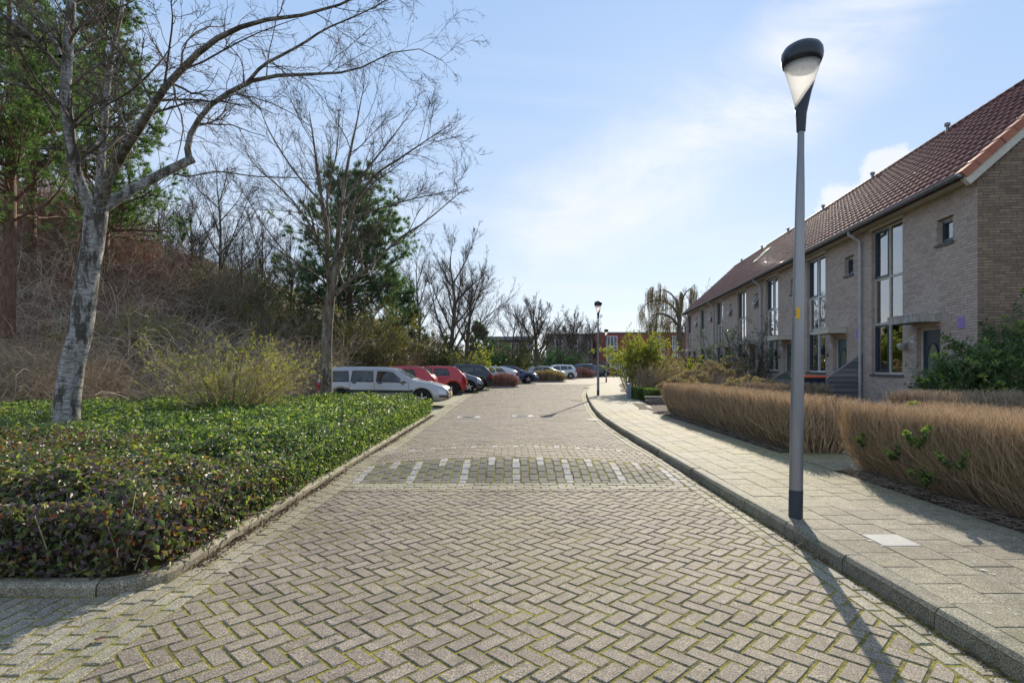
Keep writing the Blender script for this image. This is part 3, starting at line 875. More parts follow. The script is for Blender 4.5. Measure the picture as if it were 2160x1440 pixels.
def house(k):
    Y = 12.07 + 4.68 * k
    nm = ['nearest terraced house at the right edge, its gable wall in view behind the evergreen shrub',
          'second terraced house from the near end, behind the lamp post and the orange-lidded bin',
          'third terraced house from the near end, its door left of the lamp post',
          'middle house of the terrace, behind the dark climbing shrub, small window tilted open',
          'fifth terraced house, under the roof window, between the two far downpipes',
          'sixth terraced house from the near end, last but one of the row',
          'farthest terraced house of the row, beside the weeping willow'][k]
    H = empty('terraced_house', (8.43 + .12 * Y, Y, .1), PANG, nm, 'house', 'brick terraced houses on the right')
    holes = [(1.25, 2.2, 0, 2.33), (2.82, 4.42, 1.15, 5.25), (.8, 1.38, 4.22, 4.80)]
    u1 = HW
    wm = MB()
    for a, b, c, d in wall_cells(0, u1, -.1, EAVE, holes): wm.quad((0, a, c), (0, a, d), (0, b, d), (0, b, c))
    for (a, b, c, d) in holes:      # reveals
        wm.quad((0, a, c), (.2, a, c), (.2, a, d), (0, a, d)); wm.quad((0, b, c), (0, b, d), (.2, b, d), (.2, b, c))
        wm.quad((0, a, d), (.2, a, d), (.2, b, d), (0, b, d)); wm.quad((0, a, c), (0, b, c), (.2, b, c), (.2, a, c))
    FW = wm.build('front_wall', [m_mortar, m_bk], H)
    # bricks
    allb = list(lay(0, u1, -.06, EAVE, holes))
    single = []
    if k == 0: allb.sort(key=lambda q: q[0] * 1.0 - .15 * q[2]); single = allb[:160]; allb = allb[160:]
    rest = MB()
    for (a, b, c, d) in allb:
        p = -.006 - random.uniform(0, .002)
        rest.add([(p, a, c), (p, b, c), (p, b, d), (p, a, d), (.001, a, c), (.001, b, c), (.001, b, d), (.001, a, d)], [(0, 3, 2, 1), (0, 1, 5, 4), (1, 2, 6, 5), (2, 3, 7, 6), (3, 0, 4, 7)], 0, random.random())
    for (a, b, c, d) in holes:      # brick lining of the reveals on the far and near cheeks
        v = c
        while v < d - .05:
            for (yy_, s) in ((a, 1), (b, -1)):
                rest.box(.0, .105, min(yy_, yy_ + s * .005), max(yy_, yy_ + s * .005), v + .005, v + .057, 0, random.random())
            v += .0625
    o = rest.build('brick', [m_bk], FW); o['kind'] = 'stuff'
    bc = {}
    for (a, b, c, d) in single:
        key = round(b - a, 3)
        if key not in bc:
            mb = MB(); w = (b - a) / 2; h = (d - c) / 2; p = -.007
            mb.add([(p, -w, -h), (p, w, -h), (p, w, h), (p, -w, h), (.001, -w, -h), (.001, w, -h), (.001, w, h), (.001, -w, h)], [(0, 3, 2, 1), (0, 1, 5, 4), (1, 2, 6, 5), (2, 3, 7, 6), (3, 0, 4, 7)])
            bc[key] = mb.mesh('brick', [m_bk])
        o = link('brick', bc[key], FW); o.location = (random.uniform(-.001, .001), (a + b) / 2, (c + d) / 2)
    # gable of the first and last house
    if k in (0, 6):
        yg, sgn = (0, -1) if k == 0 else (HW, 1)
        gm = MB()
        gm.add([(0, yg, -.1), (2 * RX, yg, -.1), (2 * RX, yg, EAVE), (RX, yg, RZ - .1), (0, yg, EAVE)], [(0, 1, 2, 3, 4)])
        gm.quad((2 * RX, 0, -.1), (2 * RX, HW, -.1), (2 * RX, HW, EAVE), (2 * RX, 0, EAVE))
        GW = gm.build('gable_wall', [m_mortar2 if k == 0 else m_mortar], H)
        if k == 0:
            gb = list(lay(0, 2 * RX, -.06, RZ - .15, [], top=lambda v: (0, 2 * RX) if v < EAVE else ((v - EAVE + .05) / .92, 2 * RX - (v - EAVE + .05) / .92)))
            gb.sort(key=lambda q: q[0]); rest = MB(); sg = [q for q in gb if q[0] < 1.6 and q[2] > 2.2][:140]; sgs = set(sg)
            for q in gb:
                if q in sgs: continue
                a, b, c, d = q; p = -.006 - random.uniform(0, .002)
                rest.add([(a, p, c), (b, p, c), (b, p, d), (a, p, d), (a, .001, c), (b, .001, c), (b, .001, d), (a, .001, d)], [(0, 1, 2, 3), (0, 4, 5, 1), (1, 5, 6, 2), (2, 6, 7, 3), (3, 7, 4, 0)], 0, random.random())
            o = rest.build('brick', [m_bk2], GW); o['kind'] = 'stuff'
            bc = {}
            for (a, b, c, d) in sg:
                key = round(b - a, 3)
                if key not in bc:
                    mb = MB(); w = (b - a) / 2; h = (d - c) / 2; p = -.007
                    mb.add([(-w, p, -h), (w, p, -h), (w, p, h), (-w, p, h), (-w, .001, -h), (w, .001, -h), (w, .001, h), (-w, .001, h)], [(0, 1, 2, 3), (0, 4, 5, 1), (1, 5, 6, 2), (2, 6, 7, 3), (3, 7, 4, 0)])
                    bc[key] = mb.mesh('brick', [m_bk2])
                o = link('brick', bc[key], GW); o.location = ((a + b) / 2, random.uniform(-.001, .001), (c + d) / 2)
    # windows
    fm = m_cream if k in (0, 3) else m_white
    sash = {(2, 1), (0, 1)} if k != 2 else {(2, 1)}
    window(H, 2.82, 4.42, 1.15, 5.25, {'rows': [0, .345, .655, 1], 'cols': [0, .5, 1]}, fm, sash, depth=.09, curtain=(3.9, 5.15) if k in (0, 1, 2) else False)
    sh = MB(); sh.box(-.04, .08, 2.76, 4.48, 5.252, 5.335); sh.build('shutter_box', m_cream if k == 0 else m_white, H)
    tilted = k in (3, 4, 5, 6)
    W2 = window(H, .8, 1.38, 4.22, 4.80, {'rows': [0, 1], 'cols': [0, 1]}, fm, {(0, 0)} if not tilted else None, depth=.10)
    if tilted:      # top-hung sash pushed open
        s = MB(); frame_ring(s, -.25, .25, -.5, 0, -.02, .02, .05); so_ = s.build('open_sash', m_white, W2)
        so_.location = (.08, 1.09, 4.76); so_.rotation_euler = (0, math.radians(28), 0)
        s = MB(); s.box(-.003, .003, -.2, .2, -.45, -.05); p_ = s.build('pane', m_glass, W2); p_.location = so_.location; p_.rotation_euler = so_.rotation_euler
    # door
    dm = [m_navy, m_teal, m_teal, plain('dark_red_paint', (.1, .02, .02), .4), m_navy, plain('brown_door', (.16, .07, .035), .5), m_black][k]
    d = MB(); frame_ring(d, 1.25, 2.2, -.04, 2.33, .10, .17, .075); DF = d.build('door_frame', m_cream if k in (0, 1, 2, 3) else m_white, H)
    d = MB(); d.box(.115, .155, 1.33, 2.12, .02, 2.25); d.box(.105, .12, 1.36, 2.09, .03, .32); D = d.build('door', dm, H)
    # oval light in the door
    g = MB(); n = 28; V = []
    for (rx, rz, x) in ((.21, .46, .100), (.25, .50, .100), (.25, .50, .116)):
        for a in range(n): t = 2 * math.pi * a / n; V.append((x, 1.725 + rx * math.cos(t), 1.45 + rz * math.sin(t)))
    F = [(a, (a + 1) % n, n + (a + 1) % n, n + a) for a in range(n)] + [(n + a, n + (a + 1) % n, 2 * n + (a + 1) % n, 2 * n + a) for a in range(n)]
    g.add(V, F); g.build('oval_trim', m_black, D)
    g = MB(); g.add([(.108, 1.725 + .215 * math.cos(2 * math.pi * a / n), 1.45 + .465 * math.sin(2 * math.pi * a / n)) for a in range(n)], [tuple(range(n))]); g.build('oval_pane', plain('door_glass', (.12, .16, .15), .06, 0, .9) if k == 0 else bpy.data.materials['door_glass'], D)
    h = MB(); h.tube([(.115, 2.03, 1.02), (.06, 2.03, 1.02), (.06, 1.91, 1.02)], .011, 6); h.build('handle', m_zinc, D)
    st = MB(); st.box(-.25, .12, 1.2, 2.25, -.08, .015); st.build('doorstep', m_conc, H)
    # canopy with the dirty mark of run-off above it left to the brick material
    c_ = MB(); c_.box(-.57, -.008, 1.22, 2.42, 2.42, 2.60); c_.box(-.58, -.008, 1.21, 2.43, 2.585, 2.612)
    c_.build('canopy', m_canopy if k in (0, 3) else m_cream, H)
    # gutter, fascia
    gt = MB(); n = 8; V = []; ya, yb = (-.12 if k == 0 else 0), (HW + (.12 if k == 6 else 0))
    for yy_ in (ya, yb):
        for r_ in (.075, .066):
            for a in range(n + 1): t = math.pi * a / n; V.append((-.40 - r_ * math.cos(t), yy_, 5.44 - r_ * math.sin(t)))
    m_ = n + 1; F = []
    for a in range(n):
        F.append((a, a + 1, 2 * m_ + a + 1, 2 * m_ + a)); F.append((m_ + a, 3 * m_ + a, 3 * m_ + a + 1, m_ + a + 1))
        F.append((a, m_ + a, m_ + a + 1, a + 1)); F.append((2 * m_ + a, 2 * m_ + a + 1, 3 * m_ + a + 1, 3 * m_ + a))
    F.append((0, 2 * m_, 3 * m_, m_)); F.append((n, m_ + n, 3 * m_ + n, 2 * m_ + n))
    gt.add(V, F); 
    gt.box(-.475, -.325, ya - .004, ya, 5.38, 5.44)
    G = gt.build('gutter', m_zinc, H)
    b = MB()
    for q in range(8): b.box(-.335, -.32, .2 + q * .58, .23 + q * .58, 5.34, 5.43); b.box(-.48, -.32, .2 + q * .58, .225 + q * .58, 5.355, 5.362)
    b.build('gutter_brackets', m_zinc, G)
    fs = MB(); fs.box(-.298, -.043, ya + .04, yb, 5.34, 5.41); fs.box(-.305, -.28, ya + .04, yb, 5.325, 5.42); fs.build('fascia', m_cream, H)
    if k in (1, 3, 5) or k == 6:
        yp = .22 if k != 6 else HW - .12
        dp = MB(); pts = [(-.40, yp, 5.40), (-.40, yp, 5.30), (-.10, yp, 5.1), (-.085, yp, 4.9), (-.085, yp, .0)]
        dp.tube(pts, .045, 12); DP = dp.build('downpipe', m_pipe, H, smooth=True)
        b = MB()
        for z in (1.2, 2.55, 3.9): b.lathe([(.053, z), (.053, z + .05)], 12, c=(-.085, yp, 0)); b.box(-.05, 0, yp - .01, yp + .1, z + .01, z + .03)
        b.build('pipe_bracket', m_pipe, DP)
    # roof
    yv0 = -.1 if k == 0 else 0.0; yv1 = HW + (.1 if k == 6 else 0)
    rf = MB()
    for (xa, za, xb, zb) in ((ER[0] + .02, ER[1] - .02, RX, RZ - .025), (RX, RZ - .025, 2 * RX - ER[0], ER[1] - .02)):
        rf.add([(xa, yv0, za), (xb, yv0, zb), (xb, yv1, zb), (xa, yv1, za), (xa, yv0, za - .08), (xb, yv0, zb - .08), (xb, yv1, zb - .08), (xa, yv1, za - .08)],
               [(0, 1, 2, 3), (4, 7, 6, 5), (0, 4, 5, 1), (3, 2, 6, 7), (0, 3, 7, 4), (1, 5, 6, 2)], 0 if xa < RX else 1)
    RO = rf.build('roof', [m_slab, m_rtile], H)
    slope = math.hypot(RX - ER[0], RZ - ER[1]); rows = int(slope / TL)
    tme = None
    joined = MB()
    for r in range(rows + 1):
        s = min((r + 1) * TL, slope - .03)
        for c in range(16):
            base = Vector((ER[0] + s * cp, c * TW, ER[1] + s * sp_))
            jit = Matrix.Translation(base) @ ROOF_M @ Matrix.Translation((random.uniform(-.006, .006), random.uniform(-.003, .003), random.uniform(0, .005)))
            if k < 1 or (k == 1):
                if tme is None:
                    mb = MB(); mb.add(TV, TF); tme = mb.mesh('roof_tile', [m_rtile])
                    for p in tme.polygons: p.use_smooth = True
                o = link('roof_tile', tme, RO); o.matrix_local = jit
            else:
                M_ = np.array(jit)
                joined.add(TV @ M_[:3, :3].T + M_[:3, 3], TF, 0, random.random())
    if joined.n: o = joined.build('roof_tile', [m_rtile], RO, smooth=True); o['kind'] = 'stuff'
    for q in range(14):
        rt = MB(); y0_ = q * HW / 14
        V = []; n = 8
        for (yy_, r_) in ((y0_, .105), (y0_ + HW / 14 + .03, .12)):
            for a in range(n + 1): t = math.pi * a / n; V.append((RX - r_ * 1.1 * math.cos(t), yy_, RZ - .03 + r_ * .9 * math.sin(t)))
        rt.add(V, [(a, a + 1, n + 2 + a, n + 1 + a) for a in range(n)] + [tuple(range(n + 1)), tuple(range(n + 1, 2 * n + 2))[::-1]], 0, random.random())
        rt.build('ridge_tile', m_rtile, RO, smooth=False)
    if k == 0:      # orange verge tiles and barge board
        for q in range(rows + 1):
            s0, s1 = q * TL - .02, min((q + 1) * TL + .02, slope)
            vb = MB()
            a0 = (ER[0] + s0 * cp, ER[1] + s0 * sp_); a1 = (ER[0] + s1 * cp, ER[1] + s1 * sp_)
            lift0, lift1 = .075, .055
            V = []
            for (p, li) in ((a0, lift0), (a1, lift1)):
                for (yy_, dz) in ((-.17, li), (.06, li), (-.17, -.10), (-.15, -.10)): V.append((p[0] - dz * sp_, yy_, p[1] + dz * cp))
            vb.add(V, [(0, 4, 5, 1), (0, 2, 6, 4), (0, 1, 3, 2), (4, 6, 7, 5)], 0, random.random())
            vb.build('verge_tile', m_verge, RO)
        bb = MB(); V = []
        for s in (-.05, slope):
            p = (ER[0] + s * cp, ER[1] + s * sp_)
            for (yy_, dz) in ((-.14, -.07), (-.008, -.07), (-.14, -.26), (-.008, -.26)): V.append((p[0] - dz * sp_, yy_, p[1] + dz * cp))
        bb.add(V, [(0, 4, 5, 1), (2, 3, 7, 6), (0, 2, 6, 4), (1, 5, 7, 3), (0, 1, 3, 2), (4, 6, 7, 5)])
        bb.build('barge_board', m_cream, H)
    # vent on the ridge
    v_ = MB(); v_.lathe([(.05, RZ - .3), (.05, RZ + .0), (.085, RZ + .01), (.09, RZ + .09), (.03, RZ + .12)], 12, c=(RX - .25, 2.0, 0)); v_.build('roof_vent', m_zinc, H)
    if k == 4:
        s = slope * .62; p = (ER[0] + s * cp, ER[1] + s * sp_)
        R4 = MB(); frame_ring(R4, -.35, .35, -.5, .5, -.03, .06, .07); sk = R4.build('roof_window', m_zinc, RO)
        g = MB(); g.box(.0, .01, -.28, .28, -.43, .43); gg = g.build('roof_window_pane', m_glass, RO)
        mm = Matrix.Translation((p[0], 2.4, p[1] + .12)) @ Matrix.Rotation(-(PITCH) + math.pi / 2, 4, 'Y')
        mm = Matrix.Translation((p[0] - .07 * sp_, 2.4, p[1] + .07 * cp)) @ ROOF_M @ Matrix.Rotation(math.pi / 2, 4, 'Y')
        sk.matrix_local = mm; gg.matrix_local = mm
    # wall fittings
    pl = MB(); pl.box(-.014, -.008, 2.33, 2.45, 1.98, 2.12); NP = pl.build('number_plate', m_white, H)
    text_obj(str(9 + 2 * k), .13, (-.016, 2.39, 2.05), (math.radians(90), 0, math.radians(-90)), m_navy, NP)
    if k in (0, 1):
        lp = MB(); lp.box(-.02, -.007, .40, .60, 2.22, 2.47); lp.build('wall_plate', m_lilac, H)
    if k == 0:
        l = MB(); l.lathe([(.001, .06), (.07, .04), (.10, 0), (.105, -.02), (.06, -.11), (.03, -.14)], 14, c=(-.14, 2.62, 1.92)); l.box(-.06, -.008, 2.58, 2.66, 1.80, 1.98); l.build('wall_lamp', m_canopy, H)
    else:
        l = MB(); l.lathe([(.04, -.14), (.075, .0), (.08, .02), (.03, .09), (.01, .13)], 8, c=(-.16, 2.62, 1.92)); l.tube([(-.16, 2.62, 1.79), (-.12, 2.62, 1.70), (-.05, 2.62, 1.72), (-.008, 2.62, 1.76)], .012, 6); l.box(-.02, -.008, 2.58, 2.66, 1.68, 1.80); l.build('wall_lamp', m_black, H)
    return H
HOUSES = [house(k) for k in range(7)]

# fences between the front gardens
m_fence = noisy('dark_fence_wood', [(0.3, (0.11, 0.12, 0.125)), (0.7, (0.24, 0.245, 0.24))], 5, 6, .8, .4, 40, .004, stretch=(1, 1, 12), rnd=.4)
def hx(Y): return 8.43 + .12 * Y
def fence(Y, depth, zw, zs, label):
    F_ = empty('garden_fence', (hx(Y), Y, .1), PANG, label, 'fence', 'low sloping board fences between front gardens')
    n = int(zw / .15) + 1
    for q in range(n):
        z0 = q * .15; z1 = z0 + .16
        ztop = lambda x: zw + (zs - zw) * (-x / depth)
        b = MB()
        # board cut by the sloping top
        xe = -depth if z1 < zs else -depth * (zw - z1) / (zw - zs)
        xe0 = -depth if z0 < zs else -depth * (zw - z0) / (zw - zs)
        if xe0 > -.03: continue
        xe = min(xe, -.01)
        P = [(-.02, z0), (xe0, z0), (xe, min(z1, zw)), (-.02, min(z1, zw))]
        ty = -.012
        V = [(x, ty - .035 if z == z0 else ty, z) for x, z in P] + [(x, .012, z) for x, z in P]
        b.add(V, [(0, 3, 2, 1), (4, 5, 6, 7), (0, 1, 5, 4), (1, 2, 6, 5), (2, 3, 7, 6), (3, 0, 4, 7)], 0, random.random())
        b.build('board', m_fence, F_)
    c = MB(); c.obox((-depth / 2, 0, (zw + zs) / 2 + .02), (depth / 2 + .02, 0, -(zw - zs) / 2 * -1 if False else (zs - zw) / 2 * -1 * -1 if False else -(zw - zs) / 2 * -1), (0, .04, 0), (0, 0, .018))
    c = MB()
    d = Vector((-depth, 0, zs - zw)); dn = d.normalized(); up = Vector((0, 1, 0)).cross(dn) * -1
    c.obox(((-depth) / 2, 0, (zw + zs) / 2 + .02), tuple(d / 2 + dn * .03), (0, .04, 0), tuple(up * .016)); c.build('capping_board', m_fence, F_)
    p = MB(); p.box(-depth - .03, -depth + .04, -.035, .035, -.1, zs + .02); p.build('fence_post', m_fence, F_)
fence(17.05, .98, 1.72, .98, 'dark sloping board fence right of the orange-lidded bin')
fence(21.6, 1.05, 1.45, .85, 'dark sloping board fence behind the lamp post, left of the green bin')

# wheelie bins
m_binbody = plain('bin_body', (0.02, 0.028, 0.05), .5)
m_orange = plain('bin_orange', (0.75, 0.12, 0.03), .45)
m_green = plain('bin_green', (0.015, 0.09, 0.045), .5)
def bin_(x, y, rz, body, lid, label):
    B = empty('wheelie_bin', (x, y, .12), rz, label, 'wheelie bin')
    b = MB()
    V = [(-.23, -.28, .06), (.23, -.28, .06), (.23, .24, .06), (-.23, .24, .06), (-.28, -.36, .98), (.28, -.36, .98), (.28, .34, .98), (-.28, .34, .98)]
    b.add(V, [(0, 3, 2, 1), (0, 1, 5, 4), (1, 2, 6, 5), (2, 3, 7, 6), (3, 0, 4, 7), (4, 5, 6, 7)]); b.box(-.3, .3, -.385, .36, .93, .985)
    b.build('body', body, B)
    l = MB(); V = [(-.31, -.41, .99), (.31, -.41, .99), (.31, .38, .99), (-.31, .38, .99), (-.28, -.36, 1.03), (.28, -.36, 1.03), (.26, .30, 1.07), (-.26, .30, 1.07)]
    l.add(V, [(0, 3, 2, 1), (0, 1, 5, 4), (1, 2, 6, 5), (2, 3, 7, 6), (3, 0, 4, 7), (4, 5, 6, 7)]); l.build('lid', lid, B)
    h = MB(); h.tube([(-.2, .36, .95), (-.2, .46, .99), (.2, .46, .99), (.2, .36, .95)], .017, 8); h.build('handle', body, B)
    for s in (-1, 1):
        w = MB(); w.lathe([(.10, s * .23), (.10, s * .28)], 16, axis='x', c=(0, .22, .10)); w.build('wheel', m_black, B)
bin_(9.78, 18.45, 1.35, m_binbody, m_orange, 'dark wheelie bin with a bright orange lid beside the sloping fence')
bin_(9.95, 19.4, 1.5, m_green, m_green, 'dark green wheelie bin between the lamp post and the orange-lidded bin')

# ---------------------------------------------------------------- far buildings
m_red = noisy('red_brick_far', [(0.3, (0.24, 0.07, 0.055)), (0.7, (0.33, 0.105, 0.08))], 2, 6, .9, .3, 10, .01)
m_purp = noisy('plum_brick_far', [(0.3, (0.10, 0.05, 0.065)), (0.7, (0.15, 0.08, 0.10))], 2, 6, .9, .3, 10, .01)
m_glassfar = plain('far_glass', (0.10, 0.13, 0.16), .08, 0, .8)
def bwin(parent, x0, x1, z0, z1, y, cols, rows):
    f = MB(); w = .10
    f.box(x0, x0 + w, y - .06, y + .06, z0, z1); f.box(x1 - w, x1, y - .06, y + .06, z0, z1); f.box(x0 + w, x1 - w, y - .06, y + .06, z0, z0 + w); f.box(x0 + w, x1 - w, y - .06, y + .06, z1 - w, z1)
    for c in range(1, cols): xx = x0 + (x1 - x0) * c / cols; f.box(xx - .05, xx + .05, y - .05, y + .05, z0 + w, z1 - w)
    for r in rows: zz_ = z0 + (z1 - z0) * r; f.box(x0 + w, x1 - w, y - .055, y + .04, zz_ - .06, zz_ + .06)
    W = f.build('window', m_white, parent)
    g = MB(); g.box(x0 + w * .5, x1 - w * .5, y + .0, y + .02, z0 + w * .5, z1 - w * .5); g.build('pane', m_glassfar, W)
BR = empty('apartment_building', (0, 0, 0), 0, 'long red brick building with white tall windows behind the willow and trees', 'building')
b = MB(); b.box(12.8, 40, 86, 96, -.2, 6.35); b.build('wall', m_red, BR)
b = MB(); b.box(12.7, 40.1, 85.9, 96, 6.35, 6.5); b.build('roof_edge', m_zinc, BR)
b = MB(); b.box(12.95, 40, 85.93, 85.98, 3.42, 3.5); b.box(19.0, 19.06, 85.94, 85.99, 0, 6.3); b.box(26.4, 26.46, 85.94, 85.99, 0, 6.3); b.build('pale_bands', m_conc, BR)
b = MB(); b.box(22.6, 27, 85.88, 85.97, -.1, 2.6); b.build('plum_base', m_purp, BR)
for (x0, x1) in ((14.3, 15.9), (21.0, 23.0), (24.2, 25.4), (27.5, 29.0)):
    bwin(BR, x0, x1, 3.7, 5.9, 85.9, 3, [.3]); bwin(BR, x0, x1, .3, 3.2, 85.9, 3, [.5])
BG = empty('grey_block', (0, 0, 0), 0, 'low grey-brown flat roofed block half hidden behind the bare trees, left of the red building', 'building')
m_greyb = noisy('grey_render_far', [(0.3, (0.20, 0.175, 0.145)), (0.7, (0.28, 0.25, 0.21))], 2, rough=.9)
b = MB(); b.box(5.8, 12.6, 88, 97, -.2, 6.2); b.build('wall', m_greyb, BG)
b = MB(); b.box(5.6, 12.7, 87.8, 97, 6.2, 6.4); b.build('roof_edge', m_zinc, BG)
for x0 in (6.6, 9.0, 11.2): bwin(BG, x0, x0 + 1.2, 3.6, 5.4, 87.9, 2, [.5]); bwin(BG, x0, x0 + 1.2, .4, 2.4, 87.9, 2, [.5])
BL = empty('flat_roofed_house', (0, 0, 0), 0, 'flat roofed house with overhanging dark roof far left of the road behind trees', 'building')
b = MB(); b.box(-3.4, 3.0, 84, 94, -.2, 5.2); b.build('wall', m_greyb, BL)
b = MB(); b.box(-4.6, 3.3, 83.2, 94, 5.2, 5.7); b.build('roof', m_zinc, BL)
for x0 in (-2.6, -.2, 1.6): bwin(BL, x0, x0 + 1.2, 2.9, 4.8, 83.9, 2, [.5])
# bin store beside the road bend
BS = empty('bin_store', (15.0, 80, 0), 0, 'small white panelled shed with dark frame in front of the red building', 'shed')
b = MB()
for q in range(5): b.box(q * .62 - 1.3, q * .62 - .75, -.05, .05, .1, 1.9)
b.build('white_panel', m_white, BS)
b = MB(); b.box(-1.45, 1.95, -.12, 1.6, 1.9, 2.05); b.box(-1.45, -1.35, -.1, .1, 0, 1.9); b.box(.2, .3, -.1, .1, 0, 1.9); b.box(1.8, 1.95, -.1, .1, 0, 1.9); b.build('dark_frame', m_black, BS)

# wooden screen, low wall, cable post, planter
m_oak = noisy('tan_wood', [(0.3, (0.22, 0.14, 0.07)), (0.7, (0.33, 0.22, 0.12))], 4, 6, .75, .4, 40, .004, stretch=(1, 1, 10), rnd=.4)
WS = empty('wooden_screen', (0, 0, 0), 0, 'tan horizontal board garden screen at the far end of the terrace', 'fence')
for q in range(9):
    b = MB(); b.box(10.6, 12.6, 38.0, 38.03, .15 + q * .21, .345 + q * .21, 0, random.random()); b.build('board', m_oak, WS)
b = MB(); b.box(10.5, 10.6, 37.98, 38.08, 0, 2.1); b.build('fence_post', m_black, WS)
m_post = noisy('blue_grey_cabinet', [(0.3, (0.20, 0.25, 0.31)), (0.7, (0.27, 0.32, 0.38))], 8, rough=.5, bump=.1)
CP = empty('cable_cabinet', (4.85, 23.6, .12), 0, 'small blue-grey cable cabinet standing on the pavement before the box hedge', 'cable cabinet')
b = MB(); b.box(-.085, .085, -.07, .07, 0, .58); b.build('body', m_post, CP)
b = MB(); b.add([(-.10, -.085, .58), (.10, -.085, .58), (.10, .085, .60), (-.10, .085, .60), (-.10, -.085, .615), (.10, -.085, .615), (.09, .08, .645), (-.09, .08, .645)], [(0, 3, 2, 1), (4, 5, 6, 7), (0, 1, 5, 4), (1, 2, 6, 5), (2, 3, 7, 6), (3, 0, 4, 7)]); b.build('cap', m_post, CP)
b = MB(); b.box(-.06, .06, -.076, -.07, .08, .5); b.build('door', m_post, CP)
m_pla = noisy('planter_brick', [(0.3, (0.17, 0.15, 0.13)), (0.7, (0.27, 0.24, 0.21))], 5, rough=.9, rnd=.5)
PL = empty('planter_wall', (0, 0, .09), 0, 'low grey brick planter wall between pavement and tan shrub', 'low wall')
for r in range(4):
    for q in range(4):
        b = MB(); x = 4.75 + q * .22 + (.11 if r % 2 else 0); b.box(x, x + .21, 20.2, 20.3, r * .065, r * .065 + .057, 0, random.random()); b.build('brick', m_pla, PL)
b = MB(); b.box(4.72, 5.78, 20.19, 20.32, .262, .30); b.build('coping', m_conc, PL)
# ---------------------------------------------------------------- street lamps
m_pole = noisy('galvanised_pole', [(0.3, (0.21, 0.21, 0.225)), (0.7, (0.34, 0.335, 0.34))], 3, 6, .42, .12, 60, .002, stretch=(1, 1, .25), metal=.55)
m_polebase = plain('pole_base', (0.03, 0.04, 0.055), .45)
m_lampblack = plain('lamp_black', (0.018, 0.022, 0.035), .3)
def lamp_glass():
    t = NT('lamp_diffuser')
    b = t.bsdf((.9, .92, .95), .15, 0, .5)
    tr = t.n('ShaderNodeBsdfTranslucent', {'Color': (1, 1, 1, 1)})
    a = t.n('ShaderNodeMixShader', {0: .85, 1: b.outputs[0], 2: tr.outputs[0]})
    tp = t.n('ShaderNodeBsdfTransparent', {'Color': (1, 1, 1, 1)})
    return t.done(t.n('ShaderNodeMixShader', {0: .22, 1: a.outputs[0], 2: tp.outputs[0]}))
m_lampglass = lamp_glass()
m_yellow = plain('yellow_sticker', (0.75, 0.42, 0.02), .5)
def lamp(x, y, z, label, sticker=False):
    Lp = empty('street_lamp', (x, y, z), 0, label, 'street lamp', 'street lamps along the right kerb')
    b = MB(); b.lathe([(.060, 0), (.060, .255)], 24); b.build('base_sleeve', m_polebase, Lp, smooth=True)
    b = MB(); b.lathe([(.0585, .255), (.056, .9), (.050, 2.0), (.037, 3.0), (.030, 3.3), (.028, 3.62)], 24); b.build('pole', m_pole, Lp, smooth=True)
    n = 24; V = []; F = []
    for (r, zz_) in [(.038, 3.50), (.042, 3.58), (.046, 3.66)]:
        for a in range(n): t = 2 * math.pi * a / n; V.append((r * math.cos(t), r * math.sin(t), zz_))
    for dr in (0, -.005):
        for a in range(n):
            t = 2 * math.pi * a / n; k = (1 + math.cos(t)) / 2; zt = 3.71 + .25 * k ** 1.3; r = np.interp(zt, [3.66, 3.98], [.047, .108]) + dr
            V.append((r * math.cos(t), r * math.sin(t), zt))
    for q in range(4):
        for a in range(n): F.append((q * n + a, q * n + (a + 1) % n, (q + 1) * n + (a + 1) % n, (q + 1) * n + a))
    b = MB(); b.add(V, F); b.build('collar', m_lampblack, Lp, smooth=True)
    b = MB(); b.lathe([(.040, 3.66), (.060, 3.76), (.088, 3.87), (.116, 3.97), (.142, 4.06), (.156, 4.12)], 28, cap=False); b.build('diffuser', m_lampglass, Lp, smooth=True)
    n = 28
    prof = [(.138, 4.095), (.158, 4.10), (.172, 4.14), (.177, 4.18), (.172, 4.22), (.150, 4.26), (.11, 4.285), (.06, 4.30), (.002, 4.305)]
    b = MB(); b.lathe(prof, n, cap=False); V_ = b.V[0]; V_[:, 2] += .05 * V_[:, 0]
    b.build('hood', m_lampblack, Lp, smooth=True)
    b = MB(); b.lathe([(.002, 4.04), (.11, 4.05), (.13, 4.09), (.12, 4.13)], 24, cap=False); b.build('reflector', plain('reflector', (.55, .56, .6), .25, .6) if 'reflector' not in bpy.data.materials else bpy.data.materials['reflector'], Lp, smooth=True)
    if sticker:
        b = MB(); V = []
        for a in range(5):
            t = math.radians(218 + a * 9)
            for zz_ in (1.80, 1.90): V.append((.0525 * math.cos(t), .0585 * math.sin(t), zz_))
        b.add(V, [(2 * a, 2 * a + 2, 2 * a + 3, 2 * a + 1) for a in range(4)]); S_ = b.build('number_sticker', m_yellow, Lp)
        t = math.radians(236); text_obj('21', .055, (.0535 * math.cos(t), .0535 * math.sin(t), 1.85), (math.radians(90), 0, t + math.pi / 2), m_black, S_, .0003)
    return Lp
l1 = lamp(2.572, 5.16, .118, 'tall nearest street lamp on the kerb with a yellow number sticker', True)
l1.rotation_euler = (0, math.radians(.8), 0)
lamp(3.92, 25.9, .12, 'street lamp at the kerb bend, second from the camera, its shadow across the road')
lamp(7.62, 46, .12, 'farthest small street lamp, in front of the red brick building')

